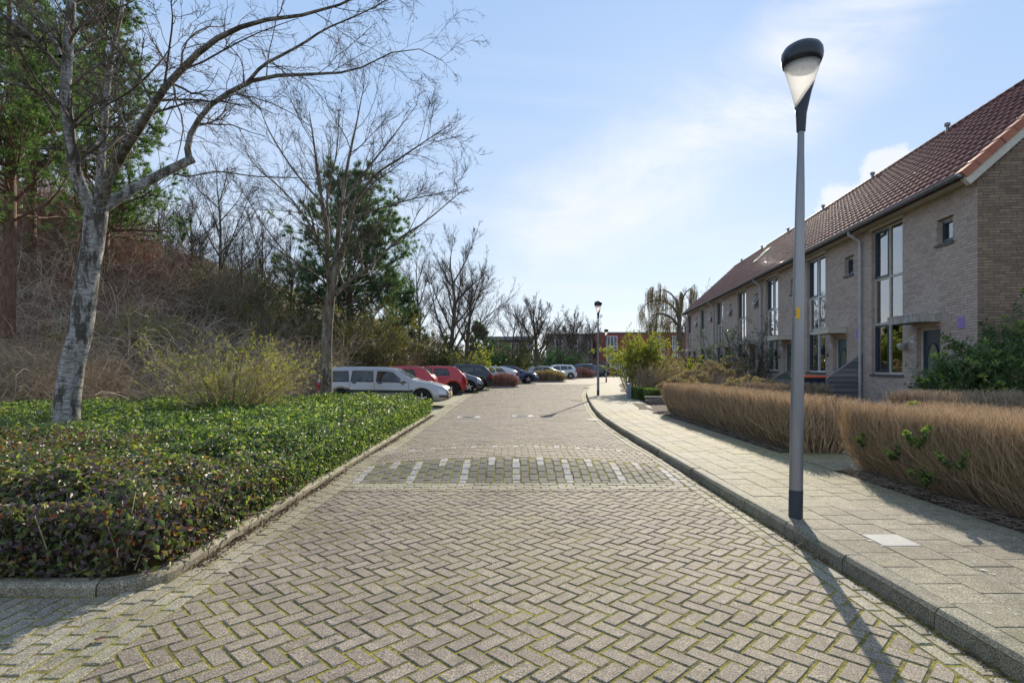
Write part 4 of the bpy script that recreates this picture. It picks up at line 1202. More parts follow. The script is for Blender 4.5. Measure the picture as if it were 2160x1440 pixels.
# ---------------------------------------------------------------- cars
m_tyre = plain('tyre', (0.015, 0.015, 0.016), .8)
m_under = plain('under_body', (0.012, 0.012, 0.012), .8)
m_alloy = plain('alloy', (0.55, 0.56, 0.58), .3, .8)
m_alloyd = plain('dark_alloy', (0.03, 0.03, 0.035), .35, .5)
m_cglass = glassmat('car_glass', (0.16, 0.20, 0.20))
m_headl = plain('headlight_glass', (0.45, 0.5, 0.55), .06, .2, .9)
m_taill = plain('taillight_glass', (0.32, 0.01, 0.015), .12, 0, .8)
m_plate = plain('number_plate_yellow', (0.72, 0.50, 0.05), .4)
m_trim = plain('black_trim', (0.02, 0.02, 0.022), .5)
m_seat = plain('seat_cloth', (0.10, 0.10, 0.11), .8)
def paint(name, col, metal=.5, rough=.3):
    t = NT(name)
    fl = t.n('ShaderNodeTexNoise', {'Vector': t.pos(), 'Scale': 4.0, 'Detail': 5.0}).outputs['Fac']
    c = t.mix(t.ramp(fl, [(0.4, (0, 0, 0)), (0.75, (0.10,) * 3)]), col, (0.2, 0.18, 0.15))
    nd = t.bsdf(c, rough, metal, .5)
    nd.inputs['Coat Weight'].default_value = .8; nd.inputs['Coat Roughness'].default_value = .06
    return t.done(nd)

SHAPES = {   # fractions of length from tail (0) to nose (1); heights in metres
 'wagon': dict(L=4.72, W=1.80, top=[(0, .62), (.012, .95), (.03, 1.15), (.055, 1.36), (.10, 1.435), (.3, 1.46), (.52, 1.44), (.60, 1.38), (.735, 1.0), (.76, .965), (.88, .87), (.955, .76), (.985, .68), (1, .55)],
               belt=[(0, .90), (.3, .90), (.6, .88), (.75, .86), (1, .62)], wheels=(.20, .80), wr=.325,
               side=[((.085, .105), (.255, .245), .0), ((.275, .285), (.435, .43), .0), ((.465, .47), (.69, .575), .0)], ws=(.605, .725), rw=(.028, .075)),
 'hatch': dict(L=4.0, W=1.72, top=[(0, .60), (.012, .9), (.04, 1.05), (.12, 1.36), (.17, 1.44), (.38, 1.48), (.52, 1.46), (.60, 1.38), (.76, 1.04), (.80, .99), (.92, .84), (.975, .7), (1, .55)],
               belt=[(0, 1.0), (.15, .98), (.35, .95), (.6, .92), (.78, .88), (1, .62)], wheels=(.17, .81), wr=.31,
               side=[((.215, .25), (.42, .415), .0), ((.45, .455), (.70, .60), .0)], ws=(.615, .745), rw=(.05, .14)),
 'suv': dict(L=4.4, W=1.82, top=[(0, .7), (.012, 1.0), (.04, 1.15), (.11, 1.46), (.16, 1.54), (.38, 1.58), (.52, 1.56), (.60, 1.47), (.74, 1.12), (.78, 1.07), (.92, .94), (.975, .8), (1, .62)],
               belt=[(0, 1.08), (.15, 1.05), (.35, 1.0), (.6, .97), (.78, .95), (1, .7)], wheels=(.18, .81), wr=.34,
               side=[((.13, .17), (.24, .24), .0), ((.26, .265), (.43, .425), .0), ((.455, .46), (.69, .60), .0)], ws=(.61, .73), rw=(.045, .13)),
 'mpv': dict(L=4.3, W=1.80, top=[(0, .7), (.01, 1.1), (.03, 1.35), (.06, 1.6), (.10, 1.66), (.38, 1.70), (.52, 1.66), (.62, 1.52), (.78, 1.14), (.82, 1.08), (.93, .92), (.975, .8), (1, .62)],
               belt=[(0, 1.05), (.6, .98), (.8, .95), (1, .7)], wheels=(.17, .82), wr=.32,
               side=[((.07, .085), (.22, .22), .0), ((.245, .25), (.43, .425), .0), ((.455, .46), (.73, .64), .0)], ws=(.635, .775), rw=(.018, .055)),
 'coupe': dict(L=4.3, W=1.80, top=[(0, .65), (.015, .95), (.05, 1.05), (.18, 1.30), (.30, 1.40), (.44, 1.43), (.54, 1.40), (.61, 1.33), (.77, 1.0), (.80, .96), (.92, .82), (.975, .7), (1, .55)],
               belt=[(0, 1.02), (.15, 1.0), (.35, .94), (.6, .90), (.78, .88), (1, .62)], wheels=(.17, .81), wr=.33,
               side=[((.25, .33), (.42, .42), .0), ((.45, .455), (.71, .60), .0)], ws=(.62, .755), rw=(.06, .22)),
 'sedan': dict(L=4.6, W=1.80, top=[(0, .60), (.015, .93), (.03, 1.05), (.11, 1.12), (.26, 1.38), (.36, 1.44), (.48, 1.45), (.57, 1.40), (.74, 1.02), (.77, .98), (.91, .84), (.975, .7), (1, .55)],
               belt=[(0, .95), (.15, .95), (.6, .90), (.78, .88), (1, .62)], wheels=(.19, .80), wr=.34,
               side=[((.20, .285), (.42, .42), .0), ((.445, .45), (.70, .575), .0)], ws=(.585, .73), rw=(.125, .245)),
}
class Car:
    def __init__(s, kind, size=1.0):
        s.d = SHAPES[kind]; s.L = s.d['L'] * size; s.W = s.d['W']
    def sec(s, f):
        d = s.d; zt = float(np.interp(f, *zip(*d['top']))); be = float(np.interp(f, *zip(*d['belt'])))
        plan = 1 - .20 * max(0, (abs(f - .5) - .30) / .2) ** 2.6
        w = s.W / 2 * plan
        zlow = .20 + .10 * max(0, (abs(f - .5) - .40) / .1) ** 2
        sh = min(be, zt - .045)
        gh = max(zt - sh - .045, 0)                      # greenhouse height
        wr = w * (1 - .26 * min(gh, .6) / .55) if gh > .02 else w * .93
        zar = 0
        for wf in d['wheels']:
            dx = (f - wf) * s.L; R = d['wr'] + .055
            if abs(dx) < R: zar = max(zar, .31 + math.sqrt(R * R - dx * dx))
        z1 = max(zlow, zar); z2 = max(zlow + .10, zar); z3 = max(.52 * (sh / .9), zar + .02)
        z3 = min(z3, sh - .02) if z3 < sh - .02 else max(z3, sh - .02) if zar < sh else z3
        sh = max(sh, zar + .03)
        return [(0, zlow), (w * .80, zlow), (w * .965, z1), (w * .99, z2), (w * 1.0, z3), (w * .985, sh - .03 if sh - .03 > z3 else z3 + .005), (w * .955, sh),
                (wr + (w * .955 - wr) * .12 if gh > .02 else w * .90, sh + gh * .86 if gh > .02 else sh + .02), (wr * .93, zt - .018), (wr * .55, zt - .003), (0, zt)]
    def S(s, f, t, side=-1, off=0.0):
        def raw(f, t):
            P = s.sec(min(max(f, 0), 1)); i = min(int(t), len(P) - 2); a = t - i
            x = P[i][0] * (1 - a) + P[i + 1][0] * a; z = P[i][1] * (1 - a) + P[i + 1][1] * a
            return Vector(((f - .5) * s.L, side * x, z))
        p = raw(f, t)
        if off:
            e = .004; du = raw(min(f + e, 1), t) - raw(max(f - e, 0), t); dv = raw(f, min(t + .04, 9.99)) - raw(f, max(t - .04, 0))
            n = du.cross(dv).normalized() * (1 if side < 0 else -1)
            if n.dot(Vector((0, p.y, p.z - .7)) + Vector(((f - .5) * 1.0, 0, 0))) < 0: n = -n
            p = p + n * off
        return p
    def patch(s, mb, f0, f1, t0, t1, side=-1, off=.006, nf=8, nt=4, m=0):
        """f0=(bottom,top) rear edge, f1=(bottom,top) front edge"""
        V = []; F = []
        for j in range(nt + 1):
            b = j / nt; t = t0 + (t1 - t0) * b
            a0 = f0[0] + (f0[1] - f0[0]) * b; a1 = f1[0] + (f1[1] - f1[0]) * b
            for i in range(nf + 1): V.append(tuple(s.S(a0 + (a1 - a0) * i / nf, t, side, off)))
        for j in range(nt):
            for i in range(nf): q = j * (nf + 1) + i; F.append((q, q + 1, q + nf + 2, q + nf + 1) if side < 0 else (q, q + nf + 1, q + nf + 2, q + 1))
        mb.add(V, F, m)
def car(kind, mat, loc, rz, label, size=1.0, rim='silver', strip=False, detail=True, rails=False):
    c = Car(kind, size); d = c.d
    E = empty('parked_car', (loc[0], loc[1], 0.0), rz, label, 'car', 'cars parked in the bays on the left')
    fs = sorted(set([0, .004, .012, .02, .03, .045, .06] + list(np.linspace(.08, .92, 60)) + [.94, .955, .97, .98, .988, .996, 1] + [w + q for w in d['wheels'] for q in (-.085, -.08, .08, .085)]))
    b = MB(); n = 11; V = []
    for side in (-1, 1):
        for f in fs:
            k = 1
            for (y, z) in c.sec(f): V.append(((f - .5) * c.L, side * y, z))
    F = []; M = []; m_ = len(fs)
    for si in range(2):
        for a in range(m_ - 1):
            for j in range(n - 1):
                q = si * m_ * n + a * n + j
                F.append((q, q + n, q + n + 1, q + 1) if si == 0 else (q, q + 1, q + n + 1, q + n)); M.append(1 if j < 2 else 0)
    b.add(V, np.array(F), np.array(M))
    for (a, fl) in ((0, 0), (m_ - 1, 1)):
        L0 = [a * n + j for j in range(n)]; R0 = [m_ * n + a * n + j for j in range(n)]
        for j in range(n - 1):
            q = (L0[j], L0[j + 1], R0[j + 1], R0[j]); b.add([V[i] for i in q], [(0, 1, 2, 3) if fl else (0, 3, 2, 1)])
    B = b.build('body', [mat, m_under], E, smooth=True)
    # inner lining closes the wheel arches
    b = MB(); b.box(-.44 * c.L, .44 * c.L, -c.W * .36, c.W * .36, .22, .75); b.build('underside', m_under, E)
    # glass (tinted panes lie proud of dark backing so the cabin reads dark)
    for side in (-1, 1):
        for (f0, f1, _) in d['side']:
            w = MB(); c.patch(w, (f0[0] - .006, f0[1] - .006), (f1[0] + .006, f1[1] + .004), 6.04, 6.92, side, .003, 6, 3); o = w.build('side_window_trim', m_trim, E, smooth=True)
            w = MB(); c.patch(w, f0, f1, 6.12, 6.84, side, .007, 6, 3); w.build('side_window', m_cglass if False else m_carpane, E, smooth=True)
    for nm, (a, b_) in (('windscreen', d['ws']), ('rear_window', d['rw'])):
        w = MB()
        for side in (-1, 1):
            c.patch(w, (a, a), (b_, b_), 8.05, 9.99, side, .006, 8, 5)
        w.build(nm, m_carpane, E, smooth=True)
    # lights
    for side in (-1, 1):
        w = MB(); c.patch(w, (.925, .915), (.985, .965), 4.35, 5.5, side, .006, 5, 3); w.build('headlight', m_headl, E, smooth=True)
        w = MB(); c.patch(w, (.006, .012), (.06, .045), 4.3, 5.7, side, .006, 5, 3); w.build('taillight', m_taill, E, smooth=True)
    # seams, handles, mirrors, plates
    w = MB()
    for side in (-1, 1):
        for (f0, f1, _) in d['side']:
            fm = f1[0] + .012
            c.patch(w, (fm, fm), (fm + .0022, fm + .0022), 3.1, 5.95, side, .003, 1, 6)
    w.build('door_seam', m_trim, B)
    for side in (-1, 1):
        for (f0, f1, _) in d['side'][-2:]:
            p = c.S(f0[0] + .025, 5.3, side, .02); h = MB(); h.obox(tuple(p), (.075, 0, 0), (0, .014, 0), (0, 0, .014)); h.build('door_handle', mat if not strip else m_trim, E)
        p = c.S(d['side'][-1][1][0] - .035, 6.15, side, .10); h = MB(); h.lathe([(.001, -.09), (.05, -.075), (.075, 0), (.06, .06), (.001, .08)], 10, axis='y', c=tuple(p)); h.obox((p.x, p.y - side * .07, p.z - .02), (.02, 0, 0), (0, .06, 0), (0, 0, .012))
        h.build('wing_mirror', mat, E, smooth=True)
        if strip:
            h = MB(); c.patch(h, (.245, .245), (.735, .735), 4.05, 4.35, side, .012, 20, 1); h.build('side_moulding', m_trim, E)
    w = MB(); c.patch(w, (.985, .985), (.9995, .9995), 3.75, 4.3, -1, .012, 3, 1); c.patch(w, (.985, .985), (.9995, .9995), 3.75, 4.3, 1, .012, 3, 1)
    c.patch(w, (.93, .93), (.985, .985), 3.85, 4.2, -1, .012, 4, 1); c.patch(w, (.93, .93), (.985, .985), 3.85, 4.2, 1, .012, 4, 1); w.build('front_bumper_strip', m_trim, E)
    w = MB(); w.box(c.L / 2 - .004, c.L / 2 + .012, -.45, .45, .58, .70) if kind != 'coupe' else w.box(c.L / 2 - .004, c.L / 2 + .01, -.4, .4, .50, .6); w.build('grille', m_trim, E)
    for s_, nm in ((1, 'front_number_plate'), (-1, 'rear_number_plate')):
        w = MB(); x = s_ * (c.L / 2 + .014); w.box(min(x, x + s_ * .01), max(x, x + s_ * .01), -.26, .26, .40 if s_ > 0 else .56, .51 if s_ > 0 else .67); w.build(nm, m_plate, E)
    w = MB(); w.obox((-c.L / 2 + .02, 0, .36), (.03, 0, 0), (0, c.W * .36, 0), (0, 0, .09)); w.build('rear_bumper', m_trim, E)
    if rails:
        for side in (-1, 1):
            w = MB(); w.tube([tuple(c.S(f, 8.3, side, .035)) for f in np.linspace(.12, .55, 8)], .018, 6); w.build('roof_rail', m_trim, E)
    # wheels
    for wf in d['wheels']:
        for side in (-1, 1):
            x = (wf - .5) * c.L; r = d['wr']; yo = side * (c.W / 2 - .02); yi = side * (c.W / 2 - .24)
            w = MB(); s_ = side
            w.lathe([(r * .62, yi), (r * .93, yi), (r, yi + s_ * .03), (r, yo - s_ * .03), (r * .94, yo), (r * .68, yo), (r * .64, yo - s_ * .03)], 28, axis='y', c=(x, 0, r), cap=False)
            TY = w.build('wheel', m_tyre, E, smooth=True)
            w = MB(); w.lathe([(r * .66, yo - s_ * .005), (r * .60, yo - s_ * .015), (r * .60, yo - s_ * .06), (.001, yo - s_ * .07)], 24, axis='y', c=(x, 0, r), cap=False, m=1)
            for q in range(5):
                a = q * 2 * math.pi / 5 + .3
                ca, sa = math.cos(a), math.sin(a)
                w.obox((x + ca * r * .33, yo - s_ * .03, r + sa * r * .33), (ca * r * .30, 0, sa * r * .30), (0, .014, 0), (-sa * r * .085, 0, ca * r * .085))
            w.lathe([(r * .15, yo - s_ * .05), (r * .14, yo - s_ * .008), (.001, yo - s_ * .006)], 12, axis='y', c=(x, 0, r), cap=False)
            w.build('rim', [m_alloy if rim == 'silver' else m_alloyd, m_under], TY)
    return E
def carpane():
    t = NT('car_pane')
    c = t.ramp(t.noise(t.pos(obj=True), 2.2, 2), [(0.4, (0.012, 0.016, 0.017)), (0.6, (0.05, 0.065, 0.065))])
    return t.done(t.bsdf(c, .04, 0, .8))
m_carpane = carpane()
silver = paint('silver_paint', (0.37, 0.365, 0.36), .6, .33); red = paint('red_paint', (0.42, 0.012, 0.02), .25, .3)
graph = paint('graphite_paint', (0.07, 0.09, 0.13), .5, .3); darkb = paint('dark_blue_paint', (0.015, 0.035, 0.10), .5, .28); navyp = paint('navy_black_paint', (0.012, 0.017, 0.03), .4, .28)
whitep = paint('white_paint_car', (0.66, 0.68, 0.72), .05, .3); black = paint('black_paint', (0.02, 0.024, 0.03), .4, .3)
R_ = math.radians
def park(kind, mat, nose, y, rz, label, **k):
    """place by the end that touches the carriageway; nose=(x, +1 front / -1 rear)"""
    x, s = nose; L = SHAPES[kind]['L'] * k.get('size', 1)
    a = rz; dx, dy = math.cos(a), math.sin(a)
    head = a if s > 0 else a + math.pi
    return car(kind, mat, (x - dx * L / 2, y - dy * L / 2), head, label, **k)
park('wagon', silver, (-2.25, 1), 20.9, R_(1), 'silver estate car nose to the road, nearest of the parked cars', strip=True)
park('hatch', red, (-3.35, -1), 25.6, R_(2), 'red hatchback parked tail out just behind the silver estate car', rim='dark')
park('hatch', red, (-2.35, -1), 29.6, R_(3), 'red hatchback with dark wheels, second red car from the camera', rim='dark', size=.98)
park('hatch', graph, (-1.65, 1), 32.0, R_(4), 'low dark grey car nose to the road between red hatchback and dark sports utility car', rim='silver')
park('suv', navyp, (-1.2, -1), 34.9, R_(4), 'dark blue tall car parked tail out beside the brown planting', rim='silver')
park('coupe', whitep, (0.45, -1), 45.0, R_(8), 'white sporty hatchback parked tail out behind the brown planting', rim='silver')
park('sedan', darkb, (2.1, 1), 47.6, R_(10), 'dark blue saloon with silver wheels, nose to the road')
park('sedan', silver, (5.5, 1), 59.0, R_(12), 'silver grey car nose to the road behind the yellow-green planting')
park('suv', whitep, (6.9, -1), 62.5, R_(14), 'white compact car parked tail out by the road bend')
park('mpv', graph, (10.0, -1), 69.5, R_(16), 'tall grey people carrier behind the far clipped planting')
park('hatch', black, (12.4, -1), 74.0, R_(18), 'small black car, farthest of the parked cars')
# ---------------------------------------------------------------- vegetation
def bark(name, cols, stretch=(1, 1, .2), scale=8, lent=None):
    t = NT(name); v = t.pos(stretch)
    c = t.ramp(t.noise(v, scale, 7, .65), cols)
    b = t.noise(v, scale * 3, 5, .7)
    if lent:
        h = t.noise(t.pos((9, 9, 75)), 1.0, 4, .7)
        c = t.mix(t.ramp(h, [(0.48, (0, 0, 0)), (0.60, (.9,) * 3)]), c, lent)
        p = t.noise(t.pos((3.2, 3.2, 1.1)), 2.2, 9, .75)
        c = t.mix(t.ramp(p, [(0.49, (0, 0, 0)), (0.56, (.9,) * 3)]), c, (0.06, 0.048, 0.036))
        b = t.math('ADD', t.math('MULTIPLY', h, .5), b)
    return t.done(t.bsdf(c, .85, 0, .3, t.bump(b, .8, .02)))
m_birch = bark('birch_bark', [(0.3, (0.23, 0.215, 0.20)), (0.6, (0.46, 0.445, 0.43))], (1, 1, .4), 5, (0.07, 0.058, 0.045))
m_birch_backlit = bark('birch_bark_backlit', [(0.3, (0.15, 0.135, 0.118)), (0.65, (0.31, 0.29, 0.265))], (1, 1, .4), 6, (0.05, 0.042, 0.035))  # same bark with the backlit shade of the upper limbs put into its colour
m_birch2 = bark('birch_bark_brown', [(0.3, (0.12, 0.085, 0.055)), (0.5, (0.22, 0.18, 0.13)), (0.7, (0.40, 0.38, 0.35))], (1.5, 1.5, .3), 4, (0.10, 0.075, 0.05))
m_pineb = bark('pine_bark', [(0.3, (0.06, 0.035, 0.022)), (0.55, (0.17, 0.10, 0.065)), (0.75, (0.26, 0.17, 0.12))], (1, 1, .35), 12)
m_barkg = bark('grey_bark', [(0.3, (0.07, 0.06, 0.045)), (0.7, (0.17, 0.15, 0.115))], (1, 1, .3), 7)
m_twig = twigmat('dark_twig', [(0, (0.065, 0.05, 0.04)), (1, (0.14, 0.115, 0.09))])
m_twig_tan = twigmat('tan_twig', [(0, (0.28, 0.20, 0.13)), (.45, (0.52, 0.41, 0.29)), (1, (0.78, 0.67, 0.51))], trans=.42)
m_twig_red = twigmat('red_twig', [(0, (0.25, 0.11, 0.095)), (.5, (0.45, 0.25, 0.21)), (1, (0.68, 0.48, 0.39))], trans=.42)
m_twig_grey = twigmat('grey_twig', [(0, (0.20, 0.165, 0.125)), (1, (0.56, 0.48, 0.36))], trans=.35)
m_twig_green = twigmat('green_twig', [(0, (0.13, 0.13, 0.05)), (1, (0.27, 0.26, 0.10))])
m_hedge_tw = twigmat('hedge_twig', [(0, (0.46, 0.325, 0.19)), (.5, (0.72, 0.55, 0.35)), (1, (0.84, 0.71, 0.50))], trans=.42)
m_hedge_tg = twigmat('hedge_twig_grey', [(0, (0.24, 0.19, 0.14)), (1, (0.46, 0.37, 0.28))], trans=.25)
m_needle = leafmat('pine_needle', [(0, (0.05, 0.10, 0.035)), (.6, (0.10, 0.18, 0.055)), (1, (0.18, 0.26, 0.08))], .5, .35)
m_needle_b = leafmat('blue_pine_needle', [(0, (0.05, 0.11, 0.065)), (1, (0.15, 0.22, 0.115))], .5, .38)
m_leaf_g = leafmat('ground_leaf', [(0, (0.03, 0.06, 0.02)), (.3, (0.055, 0.105, 0.03)), (.6, (0.11, 0.17, 0.04)), (.85, (0.20, 0.27, 0.05)), (1, (0.36, 0.40, 0.09))], .56, .40, 1.0)
m_leaf_b = leafmat('bronze_leaf', [(0, (0.07, 0.045, 0.06)), (.35, (0.12, 0.075, 0.085)), (.55, (0.06, 0.10, 0.025)), (.86, (0.17, 0.19, 0.04)), (.965, (0.24, 0.11, 0.03)), (1, (0.30, 0.07, 0.03))], .55, .36, 1.0)
m_leaf_y = leafmat('young_leaf', [(0, (0.16, 0.18, 0.03)), (.6, (0.26, 0.28, 0.05)), (1, (0.38, 0.38, 0.08))], .5, .45)
m_leaf_gold = leafmat('golden_leaf', [(0, (0.10, 0.09, 0.02)), (.6, (0.20, 0.16, 0.03)), (1, (0.36, 0.27, 0.04))], .5, .4)
m_leaf_ol = leafmat('olive_leaf', [(0, (0.05, 0.06, 0.02)), (.6, (0.10, 0.115, 0.035)), (1, (0.17, 0.18, 0.06))], .5, .35)
m_leaf_dk = leafmat('evergreen_leaf', [(0, (0.025, 0.065, 0.028)), (.6, (0.055, 0.125, 0.04)), (1, (0.10, 0.19, 0.055))], .3, .36, .7)
m_leaf_tip = leafmat('new_growth', [(0, (0.17, 0.24, 0.06)), (1, (0.30, 0.38, 0.11))], .4, .35)
m_leaf_tan = leafmat('dry_leaf', [(0, (0.22, 0.16, 0.10)), (1, (0.45, 0.36, 0.24))], .8, .3)
def R3(n): return nrm(RG.normal(size=(n, 3)))
def on_tubes(P, n, tmin=.2):
    """random points and tangents on polylines"""
    a = RG.integers(0, len(P), n); k = P.shape[1]; t = RG.uniform(tmin, 1, n) * (k - 1) * .999; i = t.astype(int); f = (t - i)[:, None]
    return P[a, i] * (1 - f) + P[a, i + 1] * f, nrm(P[a, i + 1] - P[a, i])
def flecks(mb, P, n, L, W, m=0, tmin=.2):
    p, t = on_tubes(P, n, tmin); d = nrm(t * .6 + R3(n)); leaves(mb, p, d, nrm(R3(n) + np.array([0, 0, .8])), L * RG.uniform(.6, 1.3, n), W * RG.uniform(.7, 1.2, n), m, RG.random(n))

def limb_tree(name, label, cat, limbs, bmat, tmat, lv, group=None, sides=10, leafy=None, lmat={}, skip=(), hang=None):
    """limbs: list of (points, radii); lv: list of spawn dicts; trunk+limbs one bark mesh each, finer wood the crown"""
    T = empty(name, tuple(limbs[0][0][0]), 0, label, cat, group)
    o0 = np.array(limbs[0][0][0])
    K = 14
    Ps = []; Rs = []
    for q, (pts, rad) in enumerate(limbs):
        P = resample(pts, K) - o0; R = np.interp(np.linspace(0, 1, K), np.linspace(0, 1, len(rad)), rad)
        P[1:-1] += RG.normal(size=(K - 2, 3)) * R[1:-1, None] * (.04 if q == 0 else .10)
        mb = MB(); tubes(mb, P[None], R[None], sides + 6 if q == 0 else sides); mb.build('trunk' if q == 0 else 'limb', lmat.get(q, bmat), T, smooth=True)
        if (q > 0 or len(limbs) == 1) and q not in skip: Ps.append(P); Rs.append(R)
    P = np.array(Ps); R = np.array(Rs)
    crown = MB(); allP = []
    for q, kw in enumerate(lv):
        kw = dict(kw); sd = kw.pop('sides', 3)
        P, R = spawn(P, R, **kw)
        tubes(crown, P, R, sd, 0, RG.random(len(P)))
        allP.append(P)
    crown.build('crown', tmat, T, smooth=True)
    if hang:
        hm = MB(); p, t = on_tubes(np.concatenate([q[:, -3:] for q in allP[:2]]), hang[0], .0); L = RG.uniform(.4, 1.0, hang[0]) * hang[1]; L = np.minimum(L, p[:, 2] - .8 + 0 * L); ok = L > .2; p, L = p[ok], L[ok]
        k = 6; P = np.repeat(p[:, None], k, 1); sw = np.cumsum(RG.normal(size=(len(p), k, 2)) * .04, 1); P[:, :, :2] += sw; P[:, :, 2] -= L[:, None] * np.linspace(0, 1, k)[None]
        tubes(hm, P, np.full((len(p), k), .011), 3, 0, RG.random(len(p))); hm.build('hanging_twigs', tmat, T)
    if leafy:
        lm = MB(); flecks(lm, allP[-1], *leafy[1:]); lm.build('leaves', leafy[0], T)
    return T, allP
def at(px, py, Y): return (float((px - 1080) / 1200 * Y), float(Y), float(1.5 + (770 - py) / 1200 * Y))

# near birch: measured limb by limb
Yb = 9.0
def A(*pts): return [at(x, y, Yb + dy) for x, y, dy in pts]
limbs = [
 (A((136, 925, 0), (148, 800, 0), (172, 680, 0), (190, 560, 0), (204, 440, 0)), [.235, .215, .205, .19, .20]),
 (A((204, 470, 0), (178, 415, -.1), (160, 360, -.2), (147, 290, -.3), (139, 210, -.35), (143, 110, -.4), (150, 0, -.4), (158, -130, -.4)), [.17, .15, .135, .125, .12, .11, .10, .07]),
 (A((208, 450, 0), (212, 360, .3), (221, 260, .5), (232, 130, .7), (256, 25, .9), (262, -90, 1.0)), [.13, .10, .085, .07, .055, .035]),
 (A((210, 440, 0), (243, 345, -.3), (290, 280, -.6), (330, 208, -.9), (372, 160, -1.1), (425, 105, -1.3), (490, 65, -1.5), (570, 40, -1.7), (680, 24, -1.9), (800, -30, -2)), [.13, .11, .095, .08, .072, .062, .05, .04, .028, .015]),
 (A((215, 440, 0), (285, 398, .3), (350, 362, .6), (408, 335, .8)), [.125, .115, .105, .10]),
 (A((400, 340, .8), (396, 300, .9), (418, 255, 1.0), (455, 213, 1.1), (520, 176, 1.2), (600, 158, 1.4), (700, 156, 1.6), (770, 140, 1.8), (860, 100, 2.0), (935, 128, 2.2)), [.085, .075, .065, .06, .055, .045, .032, .022, .014, .006]),
 (A((520, 176, 1.2), (556, 138, 1.1), (630, 98, 1.0), (690, 60, .9), (770, 25, .8), (850, -20, .7)), [.045, .04, .032, .024, .016, .008]),
 (A((128, 150, -.35), (95, 110, -.6), (50, 65, -.9), (-10, 20, -1.1), (-90, -40, -1.3)), [.06, .05, .042, .03, .015]),
 (A((128, 120, -.35), (105, 70, -.1), (60, 20, .2), (20, -50, .4)), [.05, .04, .03, .02]),
 (A((120, 255, -.3), (90, 205, -.5), (45, 180, -.7), (-30, 165, -.9), (-120, 120, -1)), [.04, .032, .025, .02, .01]),
 (A((258, 320, -.2), (268, 285, -.1), (245, 215, .2), (247, 150, .4), (270, 80, .5)), [.045, .04, .032, .025, .012]),
 (A((365, 365, .7), (400, 372, .9), (460, 362, 1.2), (540, 372, 1.6), (640, 376, 2.0), (740, 385, 2.4)), [.022, .02, .018, .015, .011, .006]),
 (A((155, 270, -.3), (200, 235, -1.), (270, 195, -1.6), (330, 140, -2.1), (360, 100, -2.4)), [.03, .026, .02, .014, .008]),
 (A((262, -60, 1.0), (340, -160, 1.0), (480, -200, 1.2), (640, -180, 1.4)), [.04, .03, .02, .01]),
]
limbs = [(p, [r * (.80 if q == 0 else .64 if q < 4 else .70) for r in R0]) for q, (p, R0) in enumerate(limbs)]
limb_tree('birch_tree', 'big pale-barked bare tree with low fork, standing in the evergreen bed at left', 'tree', limbs, m_birch, m_twig,
          [dict(m=15, tmin=.18, tmax=1., ang=48, ln=.36, k=7, up=-.02, wander=.15, rf=.36, tip=.3, rmin=.0045, sides=4),
           dict(m=9, tmin=.12, tmax=1., ang=42, ln=.5, k=6, up=-.01, wander=.2, rf=.6, tip=.4, rmin=.0034),
           dict(m=6, tmin=.1, tmax=1., ang=40, ln=.42, k=4, up=.0, wander=.25, rf=.7, tip=.5, rmin=.0026)], skip=(4,), lmat={q: m_birch_backlit for q in (3, 5, 6, 7, 8, 9, 10, 11, 12, 13)})
# second tree at the end of the bed
Yb = 17.0
limbs = [
 (A((688, 850, 0), (690, 700, 0), (698, 620, 0), (708, 560, 0)), [.19, .165, .15, .13]),
 (A((700, 620, 0), (690, 560, -.2), (692, 490, -.4), (675, 400, -.6), (662, 300, -.8), (652, 235, -.9)), [.10, .08, .065, .05, .03, .01]),
 (A((706, 580, 0), (716, 470, .3), (733, 350, .5), (752, 260, .6), (768, 180, .7)), [.10, .08, .055, .03, .01]),
 (A((708, 570, 0), (732, 505, -.4), (744, 440, -.7), (785, 375, -1.1), (850, 330, -1.6), (950, 262, -2)), [.095, .08, .065, .045, .03, .008]),
 (A((706, 622, 0), (735, 595, .5), (775, 567, .8), (843, 503, 1.1), (898, 467, 1.3), (985, 393, 1.6)), [.075, .065, .055, .045, .03, .01]),
 (A((694, 540, 0), (645, 460, .4), (600, 405, .8), (540, 350, 1.3), (505, 300, 1.6)), [.05, .04, .03, .02, .008]),
 (A((690, 600, 0), (660, 575, -.3), (615, 545, -.6), (560, 480, -1.0), (510, 400, -1.3)), [.04, .032, .026, .018, .008]),
 (A((722, 430, .3), (765, 370, .8), (820, 300, 1.2), (880, 220, 1.6)), [.05, .038, .025, .01]),
 (A((740, 460, -.7), (800, 440, -.9), (870, 420, -1.3), (960, 400, -1.6)), [.04, .03, .02, .008]),
 (A((700, 500, 0), (690, 420, .5), (710, 320, .9), (715, 230, 1.2)), [.05, .04, .025, .01]),
 (A((680, 430, -.5), (620, 360, -.8), (570, 280, -1.2), (545, 220, -1.6)), [.04, .03, .018, .008]),
]
limbs = [(p, [r * (.95 if q == 0 else .85) for r in R0]) for q, (p, R0) in enumerate(limbs)]
limb_tree('bare_tree', 'bare spreading tree with brown trunk beside the silver car at the end of the bed', 'tree', limbs, m_birch2, m_twig,
          [dict(m=14, tmin=.12, tmax=1., ang=36, ln=.42, k=7, up=.06, wander=.12, rf=.42, tip=.3, rmin=.007, sides=4),
           dict(m=9, tmin=.15, tmax=1., ang=34, ln=.5, k=5, up=.04, wander=.16, rf=.6, tip=.4, rmin=.0055),
           dict(m=5, tmin=.1, tmax=1., ang=35, ln=.5, k=4, up=.03, wander=.2, rf=.7, tip=.5, rmin=.0038)])

